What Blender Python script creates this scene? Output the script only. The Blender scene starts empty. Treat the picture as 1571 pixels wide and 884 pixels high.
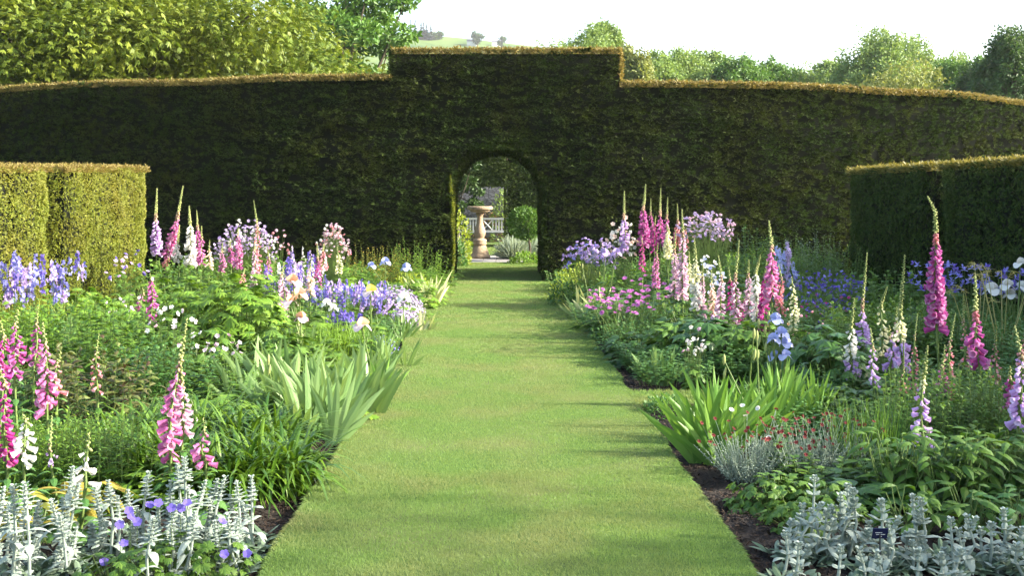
import bpy, math, random
import numpy as np
from mathutils import Vector, Matrix

# ------------------------------------------------------------------ camera, sky, sun, exposure
F, CX, HY, EYE = 1700.0, 760.0, 304.0, 1.6      # focal length in photo pixels, vanishing point, eye height
SUN_EL, SUN_AZ = 26.0, 98.0
sc = bpy.context.scene
COL = sc.collection
cam = bpy.data.cameras.new("camera")
cam.sensor_width = 36.0
cam.lens = 36.0 * F / 1571.0
cam.shift_x = (785.5 - CX) / 1571.0
cam.shift_y = -(442.0 - HY) / 1571.0
cam.clip_start = 0.1
cam.clip_end = 6000
camo = bpy.data.objects.new("camera", cam)
camo.location = (0, 0, EYE)
camo.rotation_euler = (math.pi / 2, 0, 0)
COL.objects.link(camo)
sc.camera = camo

world = bpy.data.worlds.new("World")
sc.world = world
world.use_nodes = True
wn = world.node_tree
bg = wn.nodes["Background"]
sky = wn.nodes.new("ShaderNodeTexSky")
sky.sky_type = 'NISHITA'
sky.sun_disc = False
sky.sun_elevation = math.radians(SUN_EL)
sky.sun_rotation = math.radians(SUN_AZ)
sky.air_density = 1.0
sky.dust_density = 3.5
sky.ozone_density = 1.0
wn.links.new(sky.outputs[0], bg.inputs[0])
bg.inputs[1].default_value = 0.145

sun = bpy.data.lights.new("sun", 'SUN')
sun.energy = 4.3
sun.angle = math.radians(0.6)
sun.color = (1.0, 0.93, 0.80)
suno = bpy.data.objects.new("sun", sun)
_e, _a = math.radians(SUN_EL), math.radians(SUN_AZ)
SUNV = Vector((math.sin(_a) * math.cos(_e), math.cos(_a) * math.cos(_e), math.sin(_e)))
suno.rotation_euler = SUNV.to_track_quat('Z', 'Y').to_euler()
suno.location = (20, -4, 20)
COL.objects.link(suno)

sc.view_settings.view_transform = 'Standard'
sc.view_settings.look = 'None'
sc.view_settings.exposure = 2.1
sc.view_settings.gamma = 1.0
sc.view_settings.use_curve_mapping = False
sc.cycles.max_bounces = 7
sc.cycles.diffuse_bounces = 3
sc.cycles.glossy_bounces = 2
sc.cycles.transmission_bounces = 4
sc.cycles.transparent_max_bounces = 6
sc.cycles.volume_bounces = 0

# ------------------------------------------------------------------ helpers
def wx(px, d): return (px - CX) * d / F
def wz(py, d): return EYE - (py - HY) * d / F
def gd(py): return EYE * F / (py - HY)

class MB:
    """collects vertices and faces and links them as one mesh object"""
    def __init__(s): s.V = []; s.F = []; s.n = 0
    def add(s, v, f, mat=0):
        v = np.asarray(v, float).reshape(-1, 3); f = np.asarray(f, int)
        if len(v) == 0: return
        s.V.append(v); s.F.append((f + s.n, mat)); s.n += len(v)
    def mesh(s, name, mats, smooth=False):
        me = bpy.data.meshes.new(name)
        V = np.concatenate(s.V) if s.V else np.zeros((0, 3))
        me.vertices.add(len(V)); me.vertices.foreach_set("co", V.astype(np.float32).ravel())
        loops = np.concatenate([f.ravel() for f, m in s.F]).astype(np.int32)
        tot = np.concatenate([np.full(len(f), f.shape[1]) for f, m in s.F]).astype(np.int32)
        mi = np.concatenate([np.full(len(f), m) for f, m in s.F]).astype(np.int32)
        st = np.concatenate([[0], np.cumsum(tot)[:-1]]).astype(np.int32)
        me.loops.add(len(loops)); me.loops.foreach_set("vertex_index", loops)
        me.polygons.add(len(tot)); me.polygons.foreach_set("loop_start", st)
        try: me.polygons.foreach_set("loop_total", tot)
        except Exception: pass
        me.polygons.foreach_set("material_index", mi)
        me.polygons.foreach_set("use_smooth", np.full(len(tot), smooth))
        for m in mats: me.materials.append(m)
        me.update(calc_edges=True)
        me.validate()
        return me
    def build(s, name, mats, parent=None, smooth=False):
        o = bpy.data.objects.new(name, s.mesh(name, mats, smooth))
        COL.objects.link(o)
        if parent: o.parent = parent
        return o

def norm(a):
    a = np.asarray(a, float)
    return a / np.maximum(np.linalg.norm(a, axis=-1, keepdims=True), 1e-9)

def rsph(rng, n): return norm(rng.normal(size=(n, 3)))

def sidev(D, rng, flat=0.0):
    """a side vector for each direction; flat=1 keeps the blade's width horizontal"""
    n = len(D)
    r = rsph(rng, n)
    up = np.tile([0, 0, 1.0], (n, 1))
    ref = up * flat + r * (1 - flat)
    s = np.cross(D, ref)
    bad = np.linalg.norm(s, axis=1) < 1e-3
    s[bad] = np.cross(D[bad], r[bad] + [0.1, 0, 0])
    return norm(s)

LANCE = [0.25, 0.9, 1.0, 0.65, 0.02]
SWORD = [0.8, 1.0, 0.95, 0.75, 0.03]
STRAP = [0.7, 1.0, 1.0, 0.9, 0.7, 0.05]
OVAL = [0.15, 0.85, 1.0, 0.8, 0.1]
DIAM = [0.1, 1.0, 0.05]
ROUND = [0.3, 1.0, 1.0, 0.55]

def blades(mb, P, D, S, L, W, bend=None, prof=DIAM, mat=0, fold=0.0):
    P = np.atleast_2d(P); n = len(P)
    if n == 0: return
    D = norm(np.broadcast_to(D, (n, 3))); S = np.broadcast_to(S, (n, 3))
    L = np.broadcast_to(L, (n,))[:, None, None]; W = np.broadcast_to(W, (n,))[:, None, None]
    k = len(prof); t = np.linspace(0, 1, k)[None, :, None]
    b = np.zeros((n, 3)) if bend is None else np.broadcast_to(bend, (n, 3))
    C = P[:, None, :] + D[:, None, :] * L * t + b[:, None, :] * L * t * t
    pr = np.array(prof)[None, :, None]
    Sv = S[:, None, :] * W * 0.5 * pr
    if fold:
        N = np.cross(S, D)[:, None, :] * W * pr * fold
        V = np.stack([C - Sv + N, C, C + Sv + N], axis=2)
        m = 3
    else:
        V = np.stack([C - Sv, C + Sv], axis=2)
        m = 2
    base = (np.arange(n) * k * m)[:, None]
    fs = []
    for j in range(k - 1):
        for c in range(m - 1):
            a = j * m + c
            fs.append(base + np.array([[a, a + 1, a + m + 1, a + m]]))
    mb.add(V.reshape(-1, 3), np.concatenate(fs), mat)

def frames(A, rng=None):
    ref = np.where(np.abs(A[:, 2:3]) > 0.9, np.array([[1.0, 0, 0]]), np.array([[0, 0, 1.0]]))
    u = norm(np.cross(A, ref)); v = np.cross(A, u)
    return u, v

def bells(mb, P, A, L, R, mat=0, sides=6, prof=((0, .3), (.25, .62), (.6, .78), (.88, .90), (1.0, 1.18))):
    """flower trumpets / buds: surfaces of revolution from P along A"""
    P = np.atleast_2d(P); n = len(P)
    if n == 0: return
    A = norm(np.broadcast_to(A, (n, 3))); u, v = frames(A)
    L = np.broadcast_to(L, (n,)); R = np.broadcast_to(R, (n,))
    k = len(prof); th = np.arange(sides) * 2 * math.pi / sides
    ring = np.cos(th)[None, :, None] * u[:, None, :] + np.sin(th)[None, :, None] * v[:, None, :]
    V = np.stack([P[:, None, :] + A[:, None, :] * (L * t)[:, None, None] + ring * (R * r)[:, None, None] for t, r in prof], axis=1)
    base = (np.arange(n) * k * sides)[:, None]
    fs = []
    for j in range(k - 1):
        for c in range(sides):
            c2 = (c + 1) % sides
            fs.append(base + np.array([[j * sides + c, j * sides + c2, (j + 1) * sides + c2, (j + 1) * sides + c]]))
    mb.add(V.reshape(-1, 3), np.concatenate(fs), mat)

BUD = ((0, .25), (.35, 1.0), (.75, .8), (1.0, .1))
BALL = ((0, .1), (.2, .75), (.5, 1.0), (.8, .75), (1.0, .1))

def tube(mb, pts, rad, sides=6, mat=0, cap=True):
    pts = np.asarray(pts, float); n = len(pts)
    rad = np.broadcast_to(rad, (n,))
    T = norm(np.gradient(pts, axis=0)); u, v = frames(T)
    for i in range(1, n):                      # keep the frame from spinning
        p = u[i - 1] - T[i] * np.dot(u[i - 1], T[i])
        if np.linalg.norm(p) > 1e-4:
            u[i] = p / np.linalg.norm(p); v[i] = np.cross(T[i], u[i])
    th = np.arange(sides) * 2 * math.pi / sides
    V = pts[:, None, :] + rad[:, None, None] * (np.cos(th)[None, :, None] * u[:, None, :] + np.sin(th)[None, :, None] * v[:, None, :])
    f = []
    for j in range(n - 1):
        for c in range(sides):
            c2 = (c + 1) % sides
            f.append([j * sides + c, j * sides + c2, (j + 1) * sides + c2, (j + 1) * sides + c])
    mb.add(V.reshape(-1, 3), f, mat)

def stems(mb, P0, P1, r, mat=0, bow=None, sides=3, k=4):
    """many thin stems from P0 to P1"""
    P0 = np.atleast_2d(P0); P1 = np.atleast_2d(P1); n = len(P0)
    if n == 0: return
    t = np.linspace(0, 1, k)
    b = np.zeros((n, 3)) if bow is None else bow
    r = np.broadcast_to(r, (n,))
    C = P0[:, None, :] + (P1 - P0)[:, None, :] * t[None, :, None] + b[:, None, :] * (4 * t * (1 - t))[None, :, None]
    A = norm(P1 - P0); u, v = frames(A)
    th = np.arange(sides) * 2 * math.pi / sides
    ring = np.cos(th)[None, :, None] * u[:, None, :] + np.sin(th)[None, :, None] * v[:, None, :]
    V = C[:, :, None, :] + ring[:, None, :, :] * (r[:, None] * np.linspace(1, .6, k)[None, :])[:, :, None, None]
    base = (np.arange(n) * k * sides)[:, None]; fs = []
    for j in range(k - 1):
        for c in range(sides):
            c2 = (c + 1) % sides
            fs.append(base + np.array([[j * sides + c, j * sides + c2, (j + 1) * sides + c2, (j + 1) * sides + c]]))
    mb.add(V.reshape(-1, 3), np.concatenate(fs), mat)

def box(mb, x0, x1, y0, y1, z0, z1, mat=0):
    v = [(x, y, z) for z in (z0, z1) for y in (y0, y1) for x in (x0, x1)]
    f = [[0, 2, 3, 1], [4, 5, 7, 6], [0, 1, 5, 4], [1, 3, 7, 5], [3, 2, 6, 7], [2, 0, 4, 6]]
    mb.add(v, f, mat)

def lathe(mb, prof, sides=24, mat=0, c=(0, 0, 0)):
    th = np.arange(sides) * 2 * math.pi / sides
    V = np.array([[(c[0] + r * math.cos(a), c[1] + r * math.sin(a), c[2] + z) for a in th] for r, z in prof])
    f = []
    for j in range(len(prof) - 1):
        for i in range(sides):
            i2 = (i + 1) % sides
            f.append([j * sides + i, j * sides + i2, (j + 1) * sides + i2, (j + 1) * sides + i])
    mb.add(V.reshape(-1, 3), f, mat)

_H = np.random.default_rng(5).random((256, 256))
def vnoise(u, v):
    u = np.asarray(u, float); v = np.asarray(v, float)
    i = np.floor(u).astype(int); j = np.floor(v).astype(int); a = u - i; b = v - j
    a = a * a * (3 - 2 * a); b = b * b * (3 - 2 * b)
    g = lambda x, y: _H[x % 256, y % 256]
    return (g(i, j) * (1 - a) + g(i + 1, j) * a) * (1 - b) + (g(i, j + 1) * (1 - a) + g(i + 1, j + 1) * a) * b

# ------------------------------------------------------------------ materials
_M = {}
def _new(name):
    m = bpy.data.materials.new(name); m.use_nodes = True
    nt = m.node_tree
    for n in list(nt.nodes): nt.nodes.remove(n)
    out = nt.nodes.new("ShaderNodeOutputMaterial")
    return m, nt, out

def leafmat(name, c1, c2, trans=0.3, rough=0.5, spec=0.35, patch=0.0, patchcol=None, back=None, tcol=None, pscale=1.2):
    """foliage or petals: each leaf its own tint between c1 and c2, some light passing through"""
    if name in _M: return _M[name]
    m, nt, out = _new(name)
    N = nt.nodes.new; Lk = nt.links.new
    geo = N("ShaderNodeNewGeometry")
    mix = N("ShaderNodeMix"); mix.data_type = 'RGBA'
    mix.inputs[6].default_value = (*c1, 1); mix.inputs[7].default_value = (*c2, 1)
    Lk(geo.outputs["Random Per Island"], mix.inputs[0])
    col = mix.outputs[2]
    if patchcol is not None:
        tc = N("ShaderNodeNewGeometry"); nz = N("ShaderNodeTexNoise"); nz.inputs["Scale"].default_value = pscale
        nz.inputs["Detail"].default_value = 3
        Lk(tc.outputs["Position"], nz.inputs["Vector"])
        mr = N("ShaderNodeMapRange"); mr.inputs[1].default_value = 0.42; mr.inputs[2].default_value = 0.66
        mr.inputs[4].default_value = patch
        Lk(nz.outputs[0], mr.inputs[0])
        m2 = N("ShaderNodeMix"); m2.data_type = 'RGBA'; m2.inputs[7].default_value = (*patchcol, 1)
        Lk(mr.outputs[0], m2.inputs[0]); Lk(col, m2.inputs[6]); col = m2.outputs[2]
    if back is not None:
        m3 = N("ShaderNodeMix"); m3.data_type = 'RGBA'; m3.inputs[7].default_value = (*back, 1)
        Lk(geo.outputs["Backfacing"], m3.inputs[0]); Lk(col, m3.inputs[6]); col = m3.outputs[2]
    p = N("ShaderNodeBsdfPrincipled")
    Lk(col, p.inputs["Base Color"]); p.inputs["Roughness"].default_value = rough
    p.inputs["Specular IOR Level"].default_value = spec
    if trans > 0:
        tr = N("ShaderNodeBsdfTranslucent")
        tm = N("ShaderNodeMix"); tm.data_type = 'RGBA'; tm.blend_type = 'MULTIPLY'; tm.inputs[0].default_value = 1
        tm.inputs[7].default_value = (*(tcol or (1.35, 1.25, 0.7)), 1)
        Lk(col, tm.inputs[6]); Lk(tm.outputs[2], tr.inputs["Color"])
        ms = N("ShaderNodeMixShader"); ms.inputs[0].default_value = trans
        Lk(p.outputs[0], ms.inputs[1]); Lk(tr.outputs[0], ms.inputs[2]); Lk(ms.outputs[0], out.inputs[0])
    else:
        Lk(p.outputs[0], out.inputs[0])
    _M[name] = m
    return m

def petal(name, c1, c2=None, back=None, trans=0.35):
    c2 = c2 or tuple(min(1, x * 1.15 + .03) for x in c1)
    return leafmat(name, c1, c2, trans=trans, rough=0.6, spec=0.2, back=back, tcol=(1.1, 1.05, 1.05))

def solid(name, c1, c2, scale=8, rough=0.8, bump=0.0, detail=6, spec=0.3, bscale=None, stretch=None):
    if name in _M: return _M[name]
    m, nt, out = _new(name)
    N = nt.nodes.new; Lk = nt.links.new
    tc = N("ShaderNodeTexCoord"); mp = N("ShaderNodeMapping"); Lk(tc.outputs["Object"], mp.inputs[0])
    if stretch: mp.inputs["Scale"].default_value = stretch
    nz = N("ShaderNodeTexNoise"); nz.inputs["Scale"].default_value = scale; nz.inputs["Detail"].default_value = detail
    nz.inputs["Roughness"].default_value = 0.65
    Lk(mp.outputs[0], nz.inputs["Vector"])
    mr = N("ShaderNodeMapRange"); mr.inputs[1].default_value = .33; mr.inputs[2].default_value = .67; Lk(nz.outputs[0], mr.inputs[0])
    mix = N("ShaderNodeMix"); mix.data_type = 'RGBA'; mix.inputs[6].default_value = (*c1, 1); mix.inputs[7].default_value = (*c2, 1)
    Lk(mr.outputs[0], mix.inputs[0])
    p = N("ShaderNodeBsdfPrincipled"); p.inputs["Roughness"].default_value = rough; p.inputs["Specular IOR Level"].default_value = spec
    Lk(mix.outputs[2], p.inputs["Base Color"])
    if bump:
        n2 = N("ShaderNodeTexNoise"); n2.inputs["Scale"].default_value = bscale or scale * 3; n2.inputs["Detail"].default_value = 5
        Lk(mp.outputs[0], n2.inputs["Vector"])
        b = N("ShaderNodeBump"); b.inputs["Strength"].default_value = bump; b.inputs["Distance"].default_value = 0.02
        Lk(n2.outputs[0], b.inputs["Height"]); Lk(b.outputs[0], p.inputs["Normal"])
    Lk(p.outputs[0], out.inputs[0])
    _M[name] = m
    return m

# foliage
g_mid = leafmat("leaf_mid", (.050, .125, .016), (.125, .225, .03), .33)
g_bright = leafmat("leaf_bright", (.09, .20, .018), (.19, .31, .035), .38)
g_dark = leafmat("leaf_dark", (.03, .09, .018), (.07, .16, .03), .25, .4, .4)
g_lime = leafmat("leaf_lime", (.20, .30, .03), (.33, .38, .05), .35)
g_blue = leafmat("leaf_bluegreen", (.06, .16, .035), (.12, .24, .06), .3)
g_strap = leafmat("leaf_strap", (.028, .085, .008), (.11, .20, .016), .3, .32, .5)
g_iris = leafmat("leaf_iris", (.12, .22, .065), (.22, .33, .12), .3, .45, .4)
g_irisd = leafmat("leaf_iris_green", (.08, .19, .03), (.18, .32, .06), .3, .42, .4)
g_varieg = leafmat("leaf_variegated", (.16, .26, .08), (.55, .55, .28), .25)
g_bronze = leafmat("leaf_bronze", (.06, .035, .02), (.13, .17, .04), .25, .4)
g_stem = leafmat("stem_green", (.10, .17, .04), (.16, .22, .06), .15)
g_seed = leafmat("stem_straw", (.30, .30, .10), (.42, .38, .15), .25)
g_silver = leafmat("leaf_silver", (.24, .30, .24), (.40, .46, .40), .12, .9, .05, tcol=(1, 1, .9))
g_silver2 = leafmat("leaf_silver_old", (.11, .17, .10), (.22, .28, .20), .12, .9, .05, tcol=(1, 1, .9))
g_grey = leafmat("leaf_grey", (.20, .26, .19), (.34, .40, .32), .2, .8, .1)
g_yellowing = leafmat("leaf_yellowing", (.22, .24, .03), (.38, .28, .05), .3)
yew = leafmat("yew", (.006, .019, .003), (.052, .088, .013), .15, .6, .10, .3, (.078, .070, .010), pscale=.9)
yewtop = leafmat("yew_new_growth", (.17, .12, .035), (.25, .22, .06), .3)
yewlit = leafmat("yew_sunlit", (.09, .13, .012), (.20, .22, .03), .3, .5, .2, .5, (.17, .14, .025))  # lit copy of yew: sunshine put into the leaf colour
yewcore = solid("yew_core_shade", (.003, .005, .002), (.007, .010, .003), 6, 1.0)  # near-black colour stands for the shade between the leaves
bark = solid("bark", (.06, .05, .035), (.13, .11, .08), 12, .95, .6)
fox_bud = leafmat("foxglove_bud", (.30, .36, .12), (.42, .44, .18), .3)
fox_rosebud = leafmat("foxglove_rose_bud", (.42, .22, .22), (.50, .40, .22), .3)
C = {
 'magenta': petal("petal_magenta", (.38, .06, .25), (.50, .12, .35), back=(.58, .28, .48)),
 'deep': petal("petal_deep_magenta", (.30, .025, .16), (.45, .045, .26), back=(.6, .2, .42)),
 'pink': petal("petal_pink", (.50, .12, .32), (.61, .21, .42), back=(.68, .42, .56)),
 'rose': petal("petal_rose", (.55, .16, .20), (.62, .28, .28), back=(.8, .5, .55)),
 'pale': petal("petal_pale_pink", (.56, .33, .46), (.64, .44, .52), back=(.7, .58, .64)),
 'lilac': petal("petal_lilac", (.48, .30, .62), (.60, .40, .70), back=(.7, .6, .8)),
 'apricot': petal("petal_apricot", (.78, .50, .40), (.80, .62, .50), back=(.85, .7, .6)),
 'white': petal("petal_white", (.62, .62, .56), (.74, .74, .68), back=(.8, .8, .75)),
 'cream': petal("petal_cream", (.70, .70, .38), (.78, .76, .52), back=(.75, .75, .5)),
 'violet': petal("petal_violet", (.11, .08, .40), (.22, .17, .56)),
 'blue': petal("petal_blue", (.20, .20, .60), (.36, .36, .72)),
 'paleblue': petal("petal_pale_blue", (.38, .43, .74), (.52, .57, .80)),
 'mauve': petal("petal_mauve", (.45, .32, .66), (.60, .46, .74)),
 'palelilac': petal("petal_pale_lilac", (.42, .33, .58), (.60, .50, .68)),
 'peach': petal("petal_peach", (.80, .50, .28), (.82, .62, .45)),
 'yellow': petal("petal_yellow", (.75, .52, .08), (.80, .60, .15)),
 'red': petal("petal_dull_red", (.12, .018, .022), (.24, .05, .045)),
 'brown': petal("petal_brown", (.30, .18, .10), (.45, .32, .18)),
 'thistle': petal("petal_thistle", (.44, .12, .40), (.58, .24, .52)),
}
NAMES = {'magenta': 'magenta', 'deep': 'deep magenta', 'pink': 'pink', 'rose': 'rose', 'pale': 'pale pink', 'lilac': 'lilac', 'apricot': 'apricot', 'white': 'white', 'cream': 'cream'}

# ------------------------------------------------------------------ naming
def tag(o, label=None, cat=None, group=None, kind=None):
    if label: o['label'] = label
    if cat: o['category'] = cat
    if group: o['group'] = group
    if kind: o['kind'] = kind
    return o

def thing(name, loc, label, cat, group=None, rz=0.0):
    o = bpy.data.objects.new(name, None); o.empty_display_size = .1
    COL.objects.link(o); o.location = loc; o.rotation_euler = (0, 0, rz)
    return tag(o, label, cat, group)

def copy_tree(o, parent=None):
    c = o.copy(); COL.objects.link(c); c.parent = parent
    for ch in list(o.children): copy_tree(ch, c)
    return c

# ------------------------------------------------------------------ ground, beds, lawn
LX0, LX1 = -1.0, 1.1
Z_BED = -0.05
m_ground = solid("meadow", (.09, .15, .03), (.14, .20, .04), 1.2, 1, .3)
m_soil = solid("soil", (.012, .009, .007), (.034, .026, .019), 14, .95, 1.0, bscale=60)
m_lawn, nt, out = _new("lawn_turf")
N = nt.nodes.new; Lk = nt.links.new
tc = N("ShaderNodeNewGeometry")
n1 = N("ShaderNodeTexNoise"); n1.inputs["Scale"].default_value = 1.3; n1.inputs["Detail"].default_value = 4
n2 = N("ShaderNodeTexNoise"); n2.inputs["Scale"].default_value = 160; n2.inputs["Detail"].default_value = 3
Lk(tc.outputs["Position"], n1.inputs[0]); Lk(tc.outputs["Position"], n2.inputs[0])
mA = N("ShaderNodeMix"); mA.data_type = 'RGBA'; mA.inputs[6].default_value = (.095, .17, .035, 1); mA.inputs[7].default_value = (.18, .20, .075, 1)
r1 = N("ShaderNodeMapRange"); r1.inputs[1].default_value = .45; r1.inputs[2].default_value = .7; Lk(n1.outputs[0], r1.inputs[0]); Lk(r1.outputs[0], mA.inputs[0])
mB = N("ShaderNodeMix"); mB.data_type = 'RGBA'; mB.blend_type = 'MULTIPLY'; mB.inputs[0].default_value = .7
rr = N("ShaderNodeValToRGB"); rr.color_ramp.elements[0].position = .35; rr.color_ramp.elements[0].color = (.35, .35, .35, 1); rr.color_ramp.elements[1].position = .65
Lk(n2.outputs[0], rr.inputs[0]); Lk(mA.outputs[2], mB.inputs[6]); Lk(rr.outputs[0], mB.inputs[7])
pp = N("ShaderNodeBsdfPrincipled"); pp.inputs["Roughness"].default_value = .9; pp.inputs["Specular IOR Level"].default_value = .15
bb = N("ShaderNodeBump"); bb.inputs["Strength"].default_value = .8; bb.inputs["Distance"].default_value = .01
Lk(n2.outputs[0], bb.inputs["Height"]); Lk(bb.outputs[0], pp.inputs["Normal"])
Lk(mB.outputs[2], pp.inputs["Base Color"]); Lk(pp.outputs[0], out.inputs[0])

m_grass = leafmat("grass_blade", (.15, .25, .07), (.20, .30, .095), .4, .7, .1, .75, (.245, .26, .12), pscale=1.5)

# one sheet to the horizon, gently rising into the hill far away
def hill_z(x, y):
    x = np.asarray(x, float); y = np.asarray(y, float)
    px = CX + x / np.maximum(y, 1) * F
    ridge_py = np.interp(px, [-400, 300, 560, 640, 700, 770, 830, 950, 1050, 1200, 1400, 2000], [60, 46, 48, 50, 54, 62, 69, 80, 93, 110, 122, 130])
    top = (HY - ridge_py) * 760 / F + EYE
    t = np.clip((y - 150) / (760 - 150), 0, 1)
    z = top * t ** 1.6
    z = np.where(y > 760, top - (y - 760) * .12, z)
    z = z + (vnoise(x / 60, y / 60) - .5) * 4 * t * (1 - t) * 2
    return np.where(y < 150, 0, z)

def grid(mb, xs, ys, zf, mat=0):
    X, Y = np.meshgrid(xs, ys); Z = zf(X, Y) if callable(zf) else np.full_like(X, zf)
    V = np.stack([X, Y, Z], -1).reshape(-1, 3); nx = len(xs); f = []
    a = (np.arange(len(ys) - 1)[:, None] * nx + np.arange(nx - 1)[None, :]).ravel()
    mb.add(V, np.stack([a, a + 1, a + nx + 1, a + nx], 1), mat)

mb = MB()
m_hill, nt, out = _new("ground_fields")
N = nt.nodes.new; Lk = nt.links.new
g = N("ShaderNodeNewGeometry"); v = N("ShaderNodeTexVoronoi"); v.inputs["Scale"].default_value = .012
nz = N("ShaderNodeTexNoise"); nz.inputs["Scale"].default_value = .03; nz.inputs["Detail"].default_value = 6
Lk(g.outputs["Position"], v.inputs["Vector"]); Lk(g.outputs["Position"], nz.inputs["Vector"])
r = N("ShaderNodeValToRGB"); r.color_ramp.elements[0].color = (.05, .10, .03, 1); r.color_ramp.elements[1].color = (.16, .22, .06, 1)
mm = N("ShaderNodeMix"); mm.data_type = 'RGBA'; mm.inputs[0].default_value = .5
Lk(v.outputs["Color"], r.inputs[0]); Lk(r.outputs[0], mm.inputs[6])
r2 = N("ShaderNodeValToRGB"); r2.color_ramp.elements[0].position = .4; r2.color_ramp.elements[0].color = (.03, .07, .02, 1); r2.color_ramp.elements[1].position = .6; r2.color_ramp.elements[1].color = (.13, .19, .05, 1)
Lk(nz.outputs[0], r2.inputs[0]); Lk(r2.outputs[0], mm.inputs[7])
p = N("ShaderNodeBsdfPrincipled"); p.inputs["Roughness"].default_value = 1; p.inputs["Specular IOR Level"].default_value = .05
Lk(mm.outputs[2], p.inputs["Base Color"]); Lk(p.outputs[0], out.inputs[0])
xs = np.concatenate([np.linspace(-1400, -420, 12), np.linspace(-400, 400, 81), np.linspace(420, 1400, 12)])
ys = np.concatenate([[-60, -10, 0, 50, 100], np.linspace(150, 1400, 60)])
grid(mb, xs, ys, lambda X, Y: hill_z(X, Y) - .12)
tag(mb.build("ground", [m_hill], smooth=True), kind="structure")

SP_R = [(8.63, 9.19), (14.6, 15.15)]
SP_L = [(8.35, 8.85)]
rng = np.random.default_rng(1)
def lawn_edge(y, side):
    w = (vnoise(y * 3 + 40 * side, y * 0) - .5) * .035 + (vnoise(y * 11, y * 0 + 3 * side) - .5) * .02
    return (LX1 if side > 0 else LX0) + w
# turf: a raised slab with a cut edge
mb = MB()
ys = np.linspace(1.0, 27.6, 500)
xl, xr = lawn_edge(ys, -1), lawn_edge(ys, 1)
V = []
for x, z in ((xl, np.full_like(ys, Z_BED - .04)), (xl, np.zeros_like(ys)), (xr, np.zeros_like(ys)), (xr, np.full_like(ys, Z_BED - .04))):
    V.append(np.stack([x, ys, z], 1))
V = np.stack(V, 1).reshape(-1, 3)
a = np.arange(len(ys) - 1) * 4
fs = np.concatenate([np.stack([a + c, a + c + 1, a + 4 + c + 1, a + 4 + c], 1) for c in range(3)])
mb.add(V, fs, 0)
for (a_, b_) in SP_R: box(mb, LX1 - .04, 3.4, a_, b_, Z_BED - .04, -.004)
for (a_, b_) in SP_L: box(mb, -2.2, LX0 + .04, a_, b_, Z_BED - .04, -.004)
box(mb, -6, LX0 - .1, 24.7, 27.6, Z_BED - .04, -.004)
box(mb, LX1 + .1, 6, 24.7, 27.6, Z_BED - .04, -.004)
box(mb, -6, 6, 30.8, 40.9, Z_BED - .04, -.004)
tag(mb.build("lawn", [m_lawn]), kind="structure")
# soil beds
mb = MB()
zf = lambda X, Y: Z_BED + (vnoise(X * 6, Y * 6) - .5) * .05 + (vnoise(X * 25, Y * 25) - .5) * .02
grid(mb, np.linspace(-7.2, LX0 + .03, 150), np.linspace(2.0, 21.3, 420), zf)
grid(mb, np.linspace(LX1 - .03, 7.2, 150), np.linspace(2.0, 21.3, 420), zf)
tag(mb.build("soil_bed", [m_soil], smooth=True), kind="structure")
# bark mulch chips lying on the beds
mb = MB()
n = 26000
y = 4.2 + (rng.random(n) ** 1.6) * 12; sd = rng.random(n) < .5
x = np.where(sd, LX0 - rng.random(n) ** 1.5 * 1.4, LX1 + rng.random(n) ** 1.5 * 1.6)
P = np.stack([x, y, Z_BED + .006 + (vnoise(x * 6, y * 6) - .5) * .05 + rng.random(n) * .012], 1)
D = norm(np.stack([rng.normal(size=n), rng.normal(size=n), rng.normal(size=n) * .35], 1))
blades(mb, P, D, sidev(D, rng, .8), rng.uniform(.008, .035, n), rng.uniform(.006, .018, n), prof=[.6, 1, .5], fold=.2)
tag(mb.build("bark_mulch", [leafmat("mulch_chip", (.014, .010, .007), (.07, .05, .036), 0, .9, .1)]), "dark bark mulch lying over the soil beside the lawn", "mulch", kind="stuff")

# grass blades over the turf
mb = MB()
def turf(x0, x1, y0, y1, dens, w, h, xf=None):
    n = int((x1 - x0) * (y1 - y0) * dens)
    x = rng.uniform(x0, x1, n); y = rng.uniform(y0, y1, n)
    if xf:
        l, r = lawn_edge(y, -1), lawn_edge(y, 1)
        k = (x > l - .015) & (x < r + .015); x = x[k]; y = y[k]; n = len(x)
    P = np.stack([x, y, np.full(n, -.003)], 1)
    a = rng.uniform(0, 2 * math.pi, n); s = rng.uniform(.15, 1.0, n)
    D = norm(np.stack([np.cos(a) * s, np.sin(a) * s, np.ones(n)], 1))
    L = h * rng.uniform(.6, 1.3, n); W = w * rng.uniform(.7, 1.3, n)
    S = sidev(D, rng, 0)
    V = np.stack([P - S * W[:, None] / 2, P + S * W[:, None] / 2, P + D * L[:, None]], 1).reshape(-1, 3)
    mb.add(V, np.arange(n * 3).reshape(-1, 3))
turf(LX0, LX1, 4.2, 6.5, 28000, .0030, .018, 1)
turf(LX0, LX1, 6.5, 9.5, 17000, .0036, .016, 1)
turf(LX0, LX1, 9.5, 14, 9000, .0052, .018, 1)
turf(LX0, LX1, 14, 27.5, 3600, .009, .02, 1)
for (a_, b_) in SP_R: turf(LX1, LX1 + 1.4, a_, b_, 9000, .005, .026)
turf(LX0 - 1, LX0, *SP_L[0], 9000, .005, .026)
turf(-2, 3, 31, 38, 900, .015, .03)
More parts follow.
